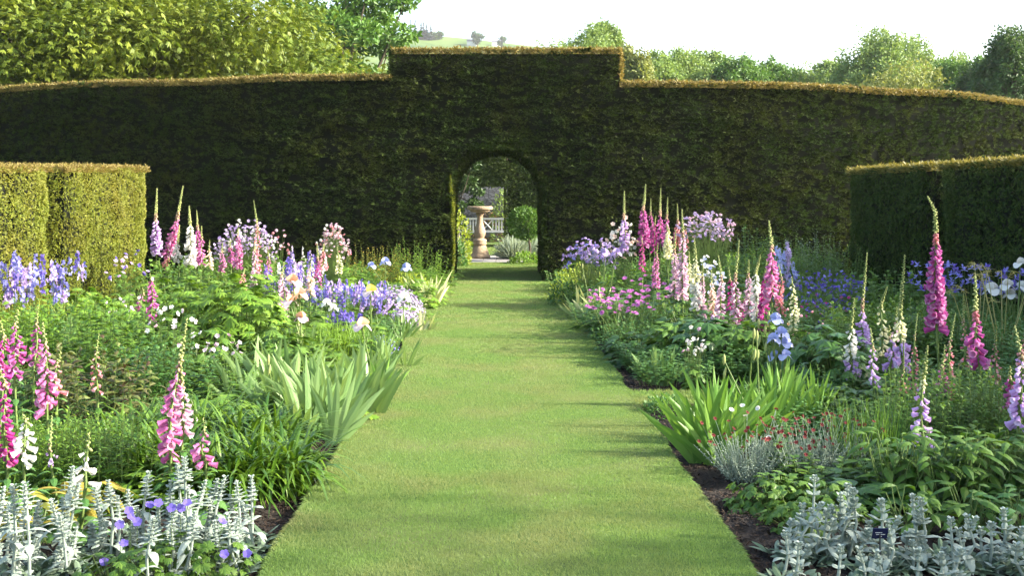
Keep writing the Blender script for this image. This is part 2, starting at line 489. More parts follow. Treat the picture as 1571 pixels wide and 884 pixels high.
# ragged overhanging edge grass
n = 26000
yy = 4.2 + rng.random(n) ** 1.5 * 17; sd = np.where(rng.random(n) < .5, -1, 1)
xx = np.where(sd < 0, lawn_edge(yy, -1), lawn_edge(yy, 1)) - sd * rng.uniform(0, .02, n)
D = norm(np.stack([sd * rng.uniform(.2, 1.3, n), rng.normal(size=n) * .6, rng.uniform(.1, 1, n)], 1))
P = np.stack([xx, yy, np.full(n, -.006)], 1)
blades(mb, P, D, sidev(D, rng, 0), rng.uniform(.02, .05, n), .003 + yy * .0003, bend=np.tile([0, 0, -.5], (n, 1)), prof=[1, .8, .05])
tag(mb.build("grass", [m_grass]), "short mown grass of the striped garden path", "grass", kind="stuff")

# ------------------------------------------------------------------ hedges
def twigs(mb, P, Nn, rng, L, W, mat, horiz=.6, out=.5, per=3, down=.1):
    n = len(P)
    for k in range(per):
        t = rng.normal(size=(n, 3)); t -= Nn * np.sum(t * Nn, 1, keepdims=True)
        t[:, 2] *= (1 - horiz)
        D = norm(norm(t) + Nn * out * rng.uniform(.3, 1.5, (n, 1)) + np.array([0, 0, -down]))
        S = norm(np.cross(D, norm(Nn + rng.normal(size=(n, 3)) * .55)))
        Lk_ = L * rng.uniform(.6, 1.4, n)
        blades(mb, P, D, S, Lk_, W * rng.uniform(.7, 1.3, n), prof=DIAM, mat=mat, fold=.15)

def yfront(x):
    x = np.asarray(x, float)
    l = np.maximum(-2 - x, 0); r_ = np.maximum(x - 2, 0)
    return 21.25 + .033 * l ** 2 + .042 * r_ ** 2

XB0, XB1 = (600 - CX) / 80.0, (952 - CX) / 80.0       # raised block over the arch
AX0, AX1 = (690 - CX) / 80.0, (838 - CX) / 80.0       # arch opening
def arch_top(x):
    u = (x - (AX0 + AX1) / 2) / ((AX1 - AX0) / 2)
    u = np.clip(np.abs(u), 0, 1)
    return 1.62 + 1.04 * np.sqrt(np.maximum(1 - u ** 2.2, 0))
def hedge_top(x):
    x = np.asarray(x, float)
    h = np.where(x < XB0, 3.91, 3.82)
    h = h + (vnoise(x * .5, x * 0 + 9) - .5) * .08
    return np.where((x > XB0) & (x < XB1), 4.45, h)
THICK = 3.2
def thick(x): return np.where((x > -2.2) & (x < 2.6), THICK, 1.7)
rng = np.random.default_rng(2)
mb = MB()
def relief(u, z): return (vnoise(u * 1.3, z * 5) - .5) * .12 + (vnoise(u * 4 + 50, z * 11) - .5) * .07 + (vnoise(u * .5 + 9, z * .7) - .5) * .1
# front face: tufts of leaves with dark gaps between them
def tufts(mb, P, Nn, rng, k=13, R=.05, L=.066, W=.022, mat=0, lift=.35):
    n = len(P); P = P + Nn * rng.uniform(-.075, .06, (n, 1))
    i = np.repeat(np.arange(n), k); m = len(i)
    t = rng.normal(size=(m, 3)); t -= Nn[i] * np.sum(t * Nn[i], 1, keepdims=True); t = norm(t)
    t[:, 2] *= .4
    q = rng.random((m, 1)) * R
    D = norm(t * rng.uniform(.4, 1.3, (m, 1)) + Nn[i] * rng.uniform(.2, 1.1, (m, 1)) + [0, 0, lift * .3])
    S = norm(np.cross(D, norm(Nn[i] * .6 + [0, 0, .8] + rng.normal(size=(m, 3)) * .4)))
    blades(mb, P[i] + t * q, D, S, L * rng.uniform(.6, 1.3, m), W * rng.uniform(.8, 1.3, m), prof=DIAM, mat=mat, fold=.15)
n = 34500
x = rng.uniform(-18, 19, n); z = rng.uniform(0, 4.6, n)
k = (z < hedge_top(x)) & ~((x > AX0 + .05) & (x < AX1 - .05) & (z < arch_top(x) - .22 * vnoise(x * 4 + 7, x * 0)))
x, z = x[k], z[k]
dx = (yfront(x + .01) - yfront(x - .01)) / .02
Nn = norm(np.stack([dx, -np.ones_like(x), np.zeros_like(x)], 1))
P = np.stack([x, yfront(x), z], 1) + Nn * relief(x, z)[:, None]
tufts(mb, P, Nn, rng)
# top faces
n = 33000
x = rng.uniform(-18, 19, n); t = rng.random(n) ** 1.5
P = np.stack([x, yfront(x) + t * thick(x) - .03, hedge_top(x) + rng.normal(size=n) * .015], 1)
twigs(mb, P, np.tile([0, 0, 1.0], (n, 1)), rng, .07, .022, 1, horiz=0, out=1.2, per=2, down=0)
n = 9000   # crisp front rim of new growth
x = rng.uniform(-18, 19, n)
P = np.stack([x, yfront(x) - .09 + rng.random(n) * .12, hedge_top(x) - rng.random(n) ** 1.5 * .10], 1)
twigs(mb, P, np.tile(norm([0, -.5, 1.0]), (n, 1)), rng, .055, .02, 1, horiz=0, out=1.0, per=3, down=0)
# sides of the raised block
for xs_, nx_ in ((XB0, -1), (XB1, 1)):
    n = 1800; y = 21.25 + rng.random(n) * THICK; z = rng.uniform(3.85, 4.5, n)
    P = np.stack([xs_ + rng.normal(size=n) * .02, y, z], 1)
    twigs(mb, P, np.tile([float(nx_), 0, 0], (n, 1)), rng, .07, .024, 1 if nx_ > 0 else 0, horiz=.2, out=.8)
# jambs and soffit
for xs_, nx_ in ((AX0, 1), (AX1, -1)):
    n = 9000; y = (21.25 if nx_ > 0 else 21.42) + rng.random(n) ** 1.2 * (THICK - .2); z = rng.uniform(0, 2.0, n)
    P = np.stack([xs_ + nx_ * (relief(y, z) * .3 - .02) + nx_ * (vnoise(z * 2.3 + 5 * nx_, y * 2) - .5) * .12, y, z], 1)
    twigs(mb, P, np.tile([float(nx_), 0, 0], (n, 1)), rng, .07, .026, 0, horiz=.3, out=.6)
    if nx_ > 0:
        k = (y < 21.75) & (rng.random(n) < .8)
        twigs(mb, P[k] + [.03, 0, 0], np.tile([1.0, 0, 0], (k.sum(), 1)), rng, .065, .024, 2, horiz=.3, out=.7)  # paler twigs paint the sunlit front strip of the left jamb
n = 9000; x = rng.uniform(AX0, AX1, n); y = 21.42 + rng.random(n) * (THICK - .2)
P = np.stack([x, y, arch_top(x) + rng.normal(size=n) * .04], 1)
twigs(mb, P, np.tile([0, 0, -1.0], (n, 1)), rng, .09, .03, 0, horiz=.2, out=.9)
# rear face (seen only from elsewhere, casts shade)
n = 9000; x = rng.uniform(-6, 6, n); z = rng.uniform(0, 4.5, n)
k = (z < hedge_top(x)) & ~((x > AX0) & (x < AX1) & (z < arch_top(x))); x, z = x[k], z[k]
twigs(mb, np.stack([x, yfront(x) + thick(x), z], 1), np.tile([0, 1.0, 0], (len(x), 1)), rng, .11, .04, 0, per=2)
# core painted near-black as inner shade, in slices that follow the curve
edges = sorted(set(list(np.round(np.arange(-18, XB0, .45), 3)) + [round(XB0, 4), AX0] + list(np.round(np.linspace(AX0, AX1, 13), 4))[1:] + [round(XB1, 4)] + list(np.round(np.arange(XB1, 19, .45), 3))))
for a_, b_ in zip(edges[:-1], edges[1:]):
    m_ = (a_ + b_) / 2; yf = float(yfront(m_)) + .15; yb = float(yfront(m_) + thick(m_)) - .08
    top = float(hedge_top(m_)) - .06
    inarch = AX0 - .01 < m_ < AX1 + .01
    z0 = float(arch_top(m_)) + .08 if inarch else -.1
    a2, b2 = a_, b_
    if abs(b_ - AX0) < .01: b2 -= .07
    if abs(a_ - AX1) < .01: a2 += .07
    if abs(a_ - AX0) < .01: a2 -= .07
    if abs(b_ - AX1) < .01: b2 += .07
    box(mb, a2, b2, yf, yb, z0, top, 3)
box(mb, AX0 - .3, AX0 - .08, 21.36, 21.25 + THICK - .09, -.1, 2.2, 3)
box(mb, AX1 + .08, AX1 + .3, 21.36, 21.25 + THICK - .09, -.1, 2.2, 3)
h = mb.build("yew_hedge", [yew, yewtop, yewlit, yewcore])
tag(h, "very tall dark clipped yew hedge with arched opening under a raised block", "hedge")

def xl_(y): return -5.4 - (17.3 - y) * .12
def xr_(y): return 5.5 + (17.3 - y) * .074
def low_hedge(name, label, side, y0, y1, hf, mats, dens, group, L=.05, W=.02):
    rng = np.random.default_rng(int(y0 * 10) + side + 7)
    fx = xl_ if side < 0 else xr_
    mb = MB(); T = 1.3
    nrm = -side
    n = int((y1 - y0) * 2.1 * dens); y = rng.uniform(y0, y1, n); z = rng.random(n) * hf(y)
    edge = np.minimum(np.minimum(y - y0, y1 - y), .3) / .3        # rounded corners
    P = np.stack([fx(y) + side * (1 - np.sqrt(np.clip(1 - (1 - edge) ** 2, 0, 1))) * .18 - side * relief(y, z) * .6, y, z], 1)
    twigs(mb, P, np.tile([float(nrm), 0, 0], (n, 1)), rng, L, W, 0, horiz=.15, out=.6, per=3, down=-.1)
    n = int((y1 - y0) * T * dens * .8); y = rng.uniform(y0, y1, n); t = rng.random(n) ** 1.4
    P = np.stack([fx(y) + side * t * T, y, hf(y) + rng.normal(size=n) * .02], 1)
    twigs(mb, P, np.tile([0, 0, 1.0], (n, 1)), rng, L * 1.2, W, 1, horiz=0, out=1.1, per=2, down=0)
    n = int((y1 - y0) * dens * .35); y = rng.uniform(y0, y1, n)
    P = np.stack([fx(y) + side * rng.random(n) * .08, y, hf(y) - rng.random(n) * .06], 1)
    twigs(mb, P, np.tile(norm([nrm * .6, 0, 1.0]), (n, 1)), rng, L * 1.3, W, 1, horiz=0, out=1.0, per=2, down=0)
    for ye, ny in ((y0, -1), (y1, 1)):
        n = int(T * 2.1 * dens); x = fx(ye) + side * (.1 + rng.random(n) * T); z = rng.random(n) * hf(np.full(n, ye))
        twigs(mb, np.stack([x, np.full(n, ye) + rng.normal(size=n) * .03, z], 1), np.tile([0, float(ny), 0], (n, 1)), rng, L, W, 0, horiz=.15, out=.6)
    ee = np.linspace(y0 + .1, y1 - .1, max(2, int((y1 - y0) / .6)))
    for a_, b_ in zip(ee[:-1], ee[1:]):
        xm = float(fx((a_ + b_) / 2)) + side * .13
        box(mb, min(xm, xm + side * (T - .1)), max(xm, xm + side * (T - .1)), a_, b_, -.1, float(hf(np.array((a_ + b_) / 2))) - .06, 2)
    o = mb.build(name, mats)
    tag(o, label, "hedge", group)
LM, RM = [yewlit, yewtop, yewcore], [leafmat("yew_low", (.012, .034, .007), (.060, .095, .016), .15, .6, .12), leafmat("yew_top_green", (.14, .13, .03), (.24, .21, .05), .3), yewcore]  # left low hedges take the yew colour with sunlight painted in
hl = lambda y: 2.06 - (17.3 - y) * .024
hr = lambda y: 2.02 + 0 * y
GH = "low clipped hedges walling the flower borders"
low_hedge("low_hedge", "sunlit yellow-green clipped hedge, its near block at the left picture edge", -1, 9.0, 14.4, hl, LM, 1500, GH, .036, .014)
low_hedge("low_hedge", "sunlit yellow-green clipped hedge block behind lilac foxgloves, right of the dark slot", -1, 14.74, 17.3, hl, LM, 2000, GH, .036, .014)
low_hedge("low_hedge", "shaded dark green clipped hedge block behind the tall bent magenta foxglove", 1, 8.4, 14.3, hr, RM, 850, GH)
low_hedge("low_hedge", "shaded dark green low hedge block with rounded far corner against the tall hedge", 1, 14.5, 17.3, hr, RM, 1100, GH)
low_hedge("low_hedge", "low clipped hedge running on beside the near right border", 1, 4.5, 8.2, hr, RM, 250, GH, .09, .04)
low_hedge("low_hedge", "unseen taller hedge end added beside the viewer to shade the front grass", 1, .2, 4.3, lambda y: 2.3 + 0 * y, RM, 200, GH, .09, .04)  # added out of view, raised to throw shade over the front grass

# ------------------------------------------------------------------ trees
def tree(name, label, X, Y, H, R, crown_z0, leaf, nl, mats, cat="tree", group=None, clumps=60, seed=1, trunk=.2, flat=1.0, palm=0, shape=1.0, z0=0.0, lean=0, zmin=None, fine=1.0, limbs=16, dome=False):
    rng = np.random.default_rng(seed)
    t = thing(name, (X, Y, z0), label, cat, group)
    cz = (H + crown_z0) / 2; hz = (H - crown_z0) / 2
    c = rsph(rng, clumps); rad = rng.random(clumps) ** .45
    c = c * rad[:, None]
    taper = 1 - (shape - 1) * (c[:, 2] + 1) / 2 if shape != 1 else np.ones(clumps)
    cc = np.stack([c[:, 0] * R * .86 * taper, c[:, 1] * R * .86 * taper, cz + c[:, 2] * hz * .95], 1)
    cr = R * rng.uniform(.14, .30, clumps) * fine
    per = np.maximum((nl * cr ** 2 / np.sum(cr ** 2)).astype(int), 4)
    idx = np.repeat(np.arange(clumps), per); n = len(idx)
    u = rsph(rng, n); u[:, 2] *= .75
    P = cc[idx] + u * (cr[idx] * rng.uniform(.45, 1.08, n))[:, None] * np.array([1, 1, .75])
    if dome:      # lumpy crown: sprays of leaves over a rounded, uneven surface, looser towards the edge
        q = nl // 9; uu = rsph(rng, q); uu[:, 2] = np.abs(uu[:, 2]) ** .8 * np.where(rng.random(q) < .85, 1, -.5)
        lump = .58 + .66 * vnoise(uu[:, 0] * 2.7 + seed, uu[:, 2] * 3.2 + uu[:, 1] * 2.1 + 30) + .16 * vnoise(uu[:, 0] * 9 + seed, uu[:, 2] * 9 + 11)
        cq = np.array([0, 0, cz * 1.0]) + norm(uu) * np.array([R, R, hz]) * (lump * rng.uniform(.45, 1.06, q) ** .5)[:, None]
        cq[:, 2] += (rng.random(q) < .06) * rng.uniform(0, .10, q) * hz
        gp = vnoise(uu[:, 0] * 5 + seed * 3, uu[:, 2] * 5 + uu[:, 1] * 3) > .33; cq = cq[gp]; q = len(cq)
        idx = np.repeat(np.arange(q), 9); n = len(idx); u = rsph(rng, n); P = cq[idx] + u * rng.random((n, 1)) * leaf * 1.9
    if zmin is not None:
        kk = P[:, 2] > zmin; P = P[kk]; u = u[kk]; n = len(P)
    lf = MB()
    D = norm(u + rng.normal(size=(n, 3)) * .85 + np.array([0, 0, -.25]))
    if palm:
        S0 = sidev(D, rng, .75)
        for k in range(palm):
            a = (k - (palm - 1) / 2) * .55
            Dk = norm(D * math.cos(a) + S0 * math.sin(a)); Nk = np.cross(S0, D)
            Sk = norm(np.cross(Nk, Dk))
            blades(lf, P, Dk, Sk, leaf * rng.uniform(.7, 1.2, n) * (1 - abs(a) * .25), leaf * .34, bend=np.tile([0, 0, -.25], (n, 1)), prof=[.1, 1, .1], fold=.12)
    else:
        blades(lf, P, D, sidev(D, rng, .3), leaf * rng.uniform(.6, 1.3, n), leaf * .55, prof=[.1, 1, .8, .05], fold=.15)
    lf.build("crown", [mats[0]], t)
    tk = MB()
    pts = np.array([[0, 0, -.2], [.05 * trunk, 0, crown_z0 * .5], [0, .1 * trunk, crown_z0], [lean * .3, 0, cz], [lean, 0, H * .88]])
    tube(tk, pts, np.array([1.3, 1, .85, .5, .12]) * trunk, 8)
    for i in rng.choice(clumps, min(clumps, limbs), replace=False):
        s = np.array([0, 0, rng.uniform(min(crown_z0 * .9, cz * .8), cz)]); e = cc[i]
        m = (s + e) / 2 + np.array([0, 0, -.05 * R]) + rng.normal(size=3) * .05 * R
        tube(tk, [s, m, e], np.array([.42, .25, .07]) * trunk, 5)
    tk.build("trunk", [bark], t)
    return t

t_lime = leafmat("tree_lime", (.10, .145, .013), (.22, .26, .03), .33, .5, .3, .6, (.06, .12, .015), pscale=.5, tcol=(1.2, 1.2, .7))
t_green = leafmat("tree_green", (.05, .13, .018), (.11, .21, .035), .3)
t_soft = leafmat("tree_soft", (.11, .19, .05), (.21, .30, .09), .35)
t_dark = leafmat("tree_dark", (.03, .07, .02), (.07, .13, .035), .3)
t_yel = leafmat("tree_yellow", (.13, .17, .04), (.22, .25, .07), .35)
t_con = leafmat("tree_conifer", (.015, .04, .02), (.04, .08, .035), .1)

GT = "trees rising behind the tall hedge"
tree("chestnut_tree", "great lime-green spreading tree with dark limbs above the left of the tall hedge", -11.6, 34, 9.4, 8.8, 1.0,   .18, 76000, [t_lime], group=GT, clumps=230, seed=11, trunk=.4, palm=3, zmin=3.6, fine=.72, limbs=60)
tree("green_tree", "rounded fresh green tree behind the yellowish one, left of the raised hedge", wx(530, 46), 46, 13, 3.2, 1.5, .24, 16000, [t_green], group=GT, clumps=60, seed=12, trunk=.3)
tree("green_tree", "broad deep green tree glimpsed through gaps of the great lime-green tree", -19, 48, 14, 8, 1.5, .34, 9000, [t_green], group=GT, clumps=70, seed=13, trunk=.35)
tree("garden_tree", "tree outside the garden dappling the front of the grass path with shade", 15.5, 1.2, 9.0, 3.4, 3.2, .13, 9000, [t_green], clumps=60, seed=19, trunk=.22)
RT = [ # px, top, width, depth, mat, label
 (880, 46, 105, 62, t_soft, "soft green tree peeping over the right end of the raised hedge block"),
 (925, 40, 34, 66, t_soft, "narrow pointed green treetop just inside the raised block's right corner"),
 (968, 84, 52, 58, t_yel, "small yellow-green tree right beside the raised hedge block's corner"),
 (1004, 86, 60, 66, t_soft, "light green bushy tree, second from the raised hedge block"),
 (1052, 84, 74, 72, t_soft, "rounded light green tree under the far conifer ridge"),
 (1092, 82, 60, 76, t_soft, "loose-topped green tree right of the conifer ridge"),
 (1136, 90, 66, 70, t_green, "low mid-green tree with a thin twiggy top shoot"),
 (1182, 95, 66, 72, t_green, "green tree with wispy right side, midway along the right hedge"),
 (1236, 104, 76, 74, t_soft, "low rounded green tree at the lowest dip of the tree line"),
 (1280, 90, 50, 80, t_soft, "thin open treetop left of the tall grey-green trees"),
 (1342, 42, 92, 70, t_soft, "tallest grey-green tree on the right with a pointed loose crown"),
 (1406, 58, 104, 74, t_soft, "wide pale green tree beside the tallest right-hand tree"),
 (1466, 84, 84, 66, t_green, "fresh green tree sloping down toward the dark edge tree"),
 (1372, 98, 160, 52, t_yel, "low broad olive-yellow willow just over the right hedge top"),
 (1556, 42, 90, 44, t_dark, "dark green open tree at the far right picture edge"),
 (1160, 98, 80, 92, t_soft, "pale distant treetop showing between the green trees over the right hedge's middle"),
 (1210, 104, 90, 94, t_green, "distant green treetop filling the gap left of the lowest dip"),
 (1300, 92, 80, 90, t_soft, "distant pale tree just left of the tallest grey-green tree"),
 (1025, 94, 80, 96, t_green, "distant dark treetop behind the second and third trees from the raised block"),
 (1500, 100, 70, 84, t_soft, "distant pale treetop left of the far right dark tree"),
 (1105, 94, 80, 96, t_soft, "distant green treetop under the right end of the conifer ridge"),
 (1510, 96, 50, 50, t_dark, "small dark treetop leaning beside the edge tree"),
]
for i, (px, top, w, d, m, lab) in enumerate(RT):
    H = wz(top + 6, d); R = w * d / F / 2 * 1.45
    tree("willow_tree" if "willow" in lab else "garden_tree", lab, wx(px, d), d, H, R, max(H - R * 3.0, .6), .17 * (d / 60) ** .7, 30000, [m], group=GT, clumps=70, seed=30 + i, trunk=.22, shape=1.25 if top < 60 else 1.0, zmin=EYE + 150 / F * d * .7, fine=.8, dome=True)

# the far hillside: conifers, round trees, little white houses
def conifer(mb, X, Y, z0, H, R, rng):
    n = 170; t = rng.random(n) ** .8; a = rng.uniform(0, 6.28, n); r = R * (1 - t) * rng.uniform(.3, 1, n)
    P = np.stack([np.cos(a) * r * .2, np.sin(a) * r * .2, H * (.08 + .9 * t)], 1)
    D = np.stack([np.cos(a), np.sin(a), np.full(n, -.25)], 1)
    blades(mb, P, D, sidev(norm(D), rng, .7), R * (1.05 - t) * rng.uniform(.6, 1.2, n), R * .35, prof=[.5, 1, .2])
rng = np.random.default_rng(4)
CON = [(630, 28, 'a'), (637, 27, 'b'), (646, 32, 'c'), (650, 31, 'd'), (654, 33, 'e'), (661, 36, 'f')]
CL = ["thin conifer spire touching the dark green tree on the far hill", "leftmost slender hazy conifer standing clear on the far hill", "hazy conifer at the left of the close hilltop clump", "middle conifer of the close hilltop clump", "hazy conifer at the right of the close hilltop clump", "small separate conifer right of the hilltop clump"]
GC = "hazy conifers on the far hill"
def far_conifer(px, top, d, label, width=9):
    X = wx(px, d); z0 = float(hill_z(X, d)) - .12; H = wz(top, d) - z0
    t = thing("conifer", (X, d, z0), label, "conifer", GC)
    mb = MB(); conifer(mb, X, d, z0, H, width * d / F / 2 * 1.3, rng); mb.build("crown", [t_con], t)
    mb = MB(); tube(mb, [[0, 0, -.5], [0, 0, H * .5], [0, 0, H * .97]], [H * .02, H * .012, .03], 5); mb.build("trunk", [bark], t)
for (px, top, _), l in zip(CON, CL): far_conifer(px, top, 730, l)
LC = ["first", "second", "third", "fourth", "fifth", "sixth", "seventh", "eighth", "ninth", "tenth", "eleventh", "twelfth", "thirteenth", "fourteenth"]
for i in range(14):
    px = 984 + i * 7.2
    far_conifer(px, 78 + i * 1.3 + rng.uniform(-2, 2.5), 640, f"{LC[i]} conifer from the left along the hazy ridge beyond the right hedge", 10)
def far_round(px, top, d, w, label):
    X = wx(px, d); z0 = float(hill_z(X, d)) - .12; H = max(wz(top, d) - z0, 4); R = w * d / F / 2
    tree("hill_tree", label, X, d, H, R, H * .15, R * .28, 900, [t_dark], group="round trees on the far hill", clumps=26, seed=int(px), trunk=R * .08, z0=z0)
far_round(733, 46, 720, 22, "round hazy tree standing alone on the far hill crest")
far_round(770, 54, 720, 16, "small flat-topped hazy tree right of the round one on the hill")
far_round(668, 50, 735, 30, "low hazy wood edge tree below the hilltop conifers")
far_round(648, 50, 735, 34, "low hazy broadleaf tree under the conifer clump")
m_wht = solid("house_render", (.7, .7, .68), (.8, .8, .78), 2); m_slate = solid("slate", (.10, .10, .12), (.16, .16, .18), 3)
for i, (px, py, lab) in enumerate([(724, 68, "tiny white cottage on the far hillside below the round tree"), (762, 69, "tiny white cottage on the far hillside below the flat-topped tree")]):
    d = 520; X = wx(px, d); z0 = float(hill_z(X, d)) - .12
    z0 = wz(py + 2, d)
    # stand it on the slope where the sight line meets the ground
    dd = np.linspace(300, 750, 400); zz = hill_z(wx(px, dd), dd); k = int(np.argmax(zz > wz(py + 1, dd))); d = float(dd[k]); X = wx(px, d); z0 = float(zz[k]) - .3
    t = thing("cottage", (X, d, z0), lab, "cottage", "white cottages on the far hill")
    mb = MB(); box(mb, -3.2, 3.2, -2, 2, -1, 2.6); mb.build("wall", [m_wht], t)
    mb = MB(); mb.add([(-3.4, -2.3, 2.55), (3.4, -2.3, 2.55), (3.4, 0, 4.2), (-3.4, 0, 4.2), (-3.4, 2.3, 2.55), (3.4, 2.3, 2.55)], [[0, 1, 2, 3], [3, 2, 5, 4]]); mb.build("roof", [m_slate], t)
    mb = MB(); box(mb, 2.2, 2.8, -.3, .3, 3.6, 5.0); mb.build("chimney", [m_wht], t)

# ------------------------------------------------------------------ beyond the arch
m_stone = solid("sandstone", (.24, .17, .11), (.38, .29, .19), 7, .9, .5)
m_pave = solid("paving", (.20, .19, .18), (.34, .32, .29), 5, .9, .4)
m_paint = solid("painted_wood", (.40, .43, .44), (.50, .53, .53), 30, .5)
mb = MB()
for i in range(4):
    for j in range(6):
        x0 = -1.35 + j * .34 + (.02 if i % 2 else .0); y0 = 27.62 + i * .79
        box(mb, x0 + .006, x0 + .334, y0 + .006, y0 + .784, -.09, .004 + ((i * 7 + j * 3) % 3) * .003)
tag(mb.build("paving", [m_pave]), kind="structure")
# pedestal / bird bath
t = thing("stone_pedestal", (-.41, 29.3, .0), "tall sandstone baluster pedestal with flat moulded top on the paving", "pedestal")
mb = MB(); lathe(mb, [(.001, .0), (.275, .0), (.275, .07), (.25, .09), (.235, .15), (.20, .24), (.165, .33), (.15, .36)], 28); mb.build("foot", [m_stone], t, True)
mb = MB(); lathe(mb, [(.14, .355), (.175, .37), (.18, .41), (.165, .44), (.18, .46), (.175, .50), (.13, .53), (.10, .545)], 28); mb.build("base_moulding", [m_stone], t, True)
mb = MB(); lathe(mb, [(.10, .54), (.12, .57), (.145, .63), (.15, .69), (.14, .76), (.115, .84), (.09, .93), (.076, 1.02), (.072, 1.10), (.08, 1.15), (.11, 1.17), (.105, 1.20), (.085, 1.215)], 28); mb.build("baluster", [m_stone], t, True)
mb = MB(); lathe(mb, [(.08, 1.212), (.16, 1.225), (.26, 1.25), (.27, 1.29), (.33, 1.30), (.34, 1.33), (.34, 1.37), (.32, 1.385), (.001, 1.38)], 32); mb.build("top_slab", [m_stone], t, False)
# bench
t = thing("garden_bench", (-.27, 38.0, -.004), "pale blue-grey slatted wooden bench with lattice centre panel before the stone wall", "bench")
mb = MB(); box(mb, -1.15, 1.15, .02, .07, .86, .93); mb.build("top_rail", [m_paint], t)
mb = MB(); box(mb, -1.15, 1.15, .025, .065, .44, .50); mb.build("bottom_rail", [m_paint], t)
for i in range(23):
    x = -1.08 + i * 2.16 / 22
    if abs(x) < .2: continue
    mb = MB(); box(mb, x - .024, x + .024, .035, .057, .50, .86); mb.build("back_slat", [m_paint], t)
mb = MB()
for s_ in (-1, 1):
    tube(mb, [[-.17 * s_, .045, .5], [0, .045 + s_ * .004, .68], [.17 * s_, .045, .86]], .02, 4)
box(mb, -.2, -.165, .03, .06, .5, .86); box(mb, .165, .2, .03, .06, .5, .86)
mb.build("lattice_panel", [m_paint], t)
for i in range(4):
    mb = MB(); box(mb, -1.12, 1.12, -.46 + i * .12, -.36 + i * .12, .42, .445); mb.build("seat_slat", [m_paint], t)
for x in (-1.15, 1.08):
    mb = MB(); box(mb, x, x + .07, -.46, -.39, -.02, .64); mb.build("leg", [m_paint], t)
    mb = MB(); box(mb, x, x + .07, .0, .07, -.02, .95); mb.build("leg", [m_paint], t)
    mb = MB(); box(mb, x - .01, x + .08, -.48, .0, .64, .68); mb.build("armrest", [m_paint], t)
# stone wall
m_wall, nt, out = _new("rubble_wall")
N = nt.nodes.new; Lk = nt.links.new
tc = N("ShaderNodeTexCoord"); mp = N("ShaderNodeMapping"); mp.inputs["Scale"].default_value = (5, 5, 10); Lk(tc.outputs["Object"], mp.inputs[0])
v1 = N("ShaderNodeTexVoronoi"); v1.feature = 'DISTANCE_TO_EDGE'; v2 = N("ShaderNodeTexVoronoi")
for v_ in (v1, v2): v_.inputs["Scale"].default_value = 1.2; Lk(mp.outputs[0], v_.inputs["Vector"])
rp = N("ShaderNodeValToRGB"); rp.color_ramp.elements[0].position = .02; rp.color_ramp.elements[0].color = (.35, .35, .35, 1); rp.color_ramp.elements[1].position = .12
cr = N("ShaderNodeValToRGB"); cr.color_ramp.elements[0].color = (.07, .075, .09, 1); cr.color_ramp.elements[1].color = (.17, .175, .20, 1)
mx = N("ShaderNodeMix"); mx.data_type = 'RGBA'; mx.blend_type = 'MULTIPLY'; mx.inputs[0].default_value = 1
Lk(v1.outputs["Distance"], rp.inputs[0]); Lk(v2.outputs["Color"], cr.inputs[0]); Lk(rp.outputs[0], mx.inputs[6]); Lk(cr.outputs[0], mx.inputs[7])
p = N("ShaderNodeBsdfPrincipled"); p.inputs["Roughness"].default_value = .95; Lk(mx.outputs[2], p.inputs["Base Color"])
b = N("ShaderNodeBump"); b.inputs["Strength"].default_value = .8; Lk(rp.outputs[0], b.inputs["Height"]); Lk(b.outputs[0], p.inputs["Normal"])
Lk(p.outputs[0], out.inputs[0])
mb = MB(); box(mb, -9, 9, 41.0, 41.5, -.1, 3.0)
t = thing("stone_wall", (0, 0, 0), "grey rubble stone wall seen through the arch behind the bench", "wall")
mb.build("masonry", [m_wall], t)
mb = MB(); box(mb, -9.05, 9.05, 40.93, 41.57, 3.0, 3.12); mb.build("coping", [m_stone], t)

def bush(name, label, X, Y, R, H, leaf, n, mat, seed=0, cat="bush", group=None, z0=Z_BED, flowers=None, zc=0, core=True):
    rng = np.random.default_rng(seed + 100)
    t = thing(name, (X, Y, z0), label, cat, group)
    mb = MB(); u = rsph(rng, n); u[:, 2] = np.abs(u[:, 2]) * (1 if zc == 0 else np.where(rng.random(n) < .5, 1, -1))
    P = u * np.array([R, R, H]) * rng.uniform(.72, 1.05, (n, 1)) + np.array([0, 0, zc])
    P += norm(u) * ((vnoise(u[:, 0] * 3 + seed, u[:, 2] * 3 + u[:, 1] * 2 + 20) - .5) * .35 * R)[:, None]
    D = norm(u + rng.normal(size=(n, 3)) * .6)
    blades(mb, P, D, sidev(D, rng, .4), leaf * rng.uniform(.6, 1.3, n), leaf * .45, prof=[.15, 1, .8, .05], fold=.12)
    mb.build("leaves", [mat], t)
    return t, rng
# second hedge with a lintel, in front of the wall
rng = np.random.default_rng(8); mb = MB()
def face_box(x0, x1, y, z0, z1, n):
    x = rng.uniform(x0, x1, n); z = rng.uniform(z0, z1, n)
    twigs(mb, np.stack([x, y - relief(x, z) * .5, z], 1), np.tile([0, -1.0, 0], (n, 1)), rng, .12, .045, 0)
face_box(.34, 4, 36, 0, 3.6, 5000); box(mb, .40, 4, 36.1, 37.2, -.1, 3.55, 1)
face_box(-4, .34, 36, 1.98, 3.6, 5500); box(mb, -4, .38, 36.12, 37.18, 2.12, 3.53, 1)
n = 1500; z = rng.uniform(0, 3.5, n); twigs(mb, np.stack([np.full(n, .36), rng.uniform(36, 37.2, n), z], 1), np.tile([-1.0, 0, 0], (n, 1)), rng, .12, .045, 0)
tag(mb.build("yew_arch", [yew, yewcore]), "second dark clipped hedge beyond the arch, right of the stone wall", "hedge")
tree("small_dark_tree", "dark leafy small tree overhanging the pedestal from the left, beyond the arch", -1.16, 34.0, 3.3, .86, .62, .10, 9000, [leafmat("small_tree_dark", (.02, .05, .012), (.05, .10, .02), .2)], clumps=40, seed=77, trunk=.07)
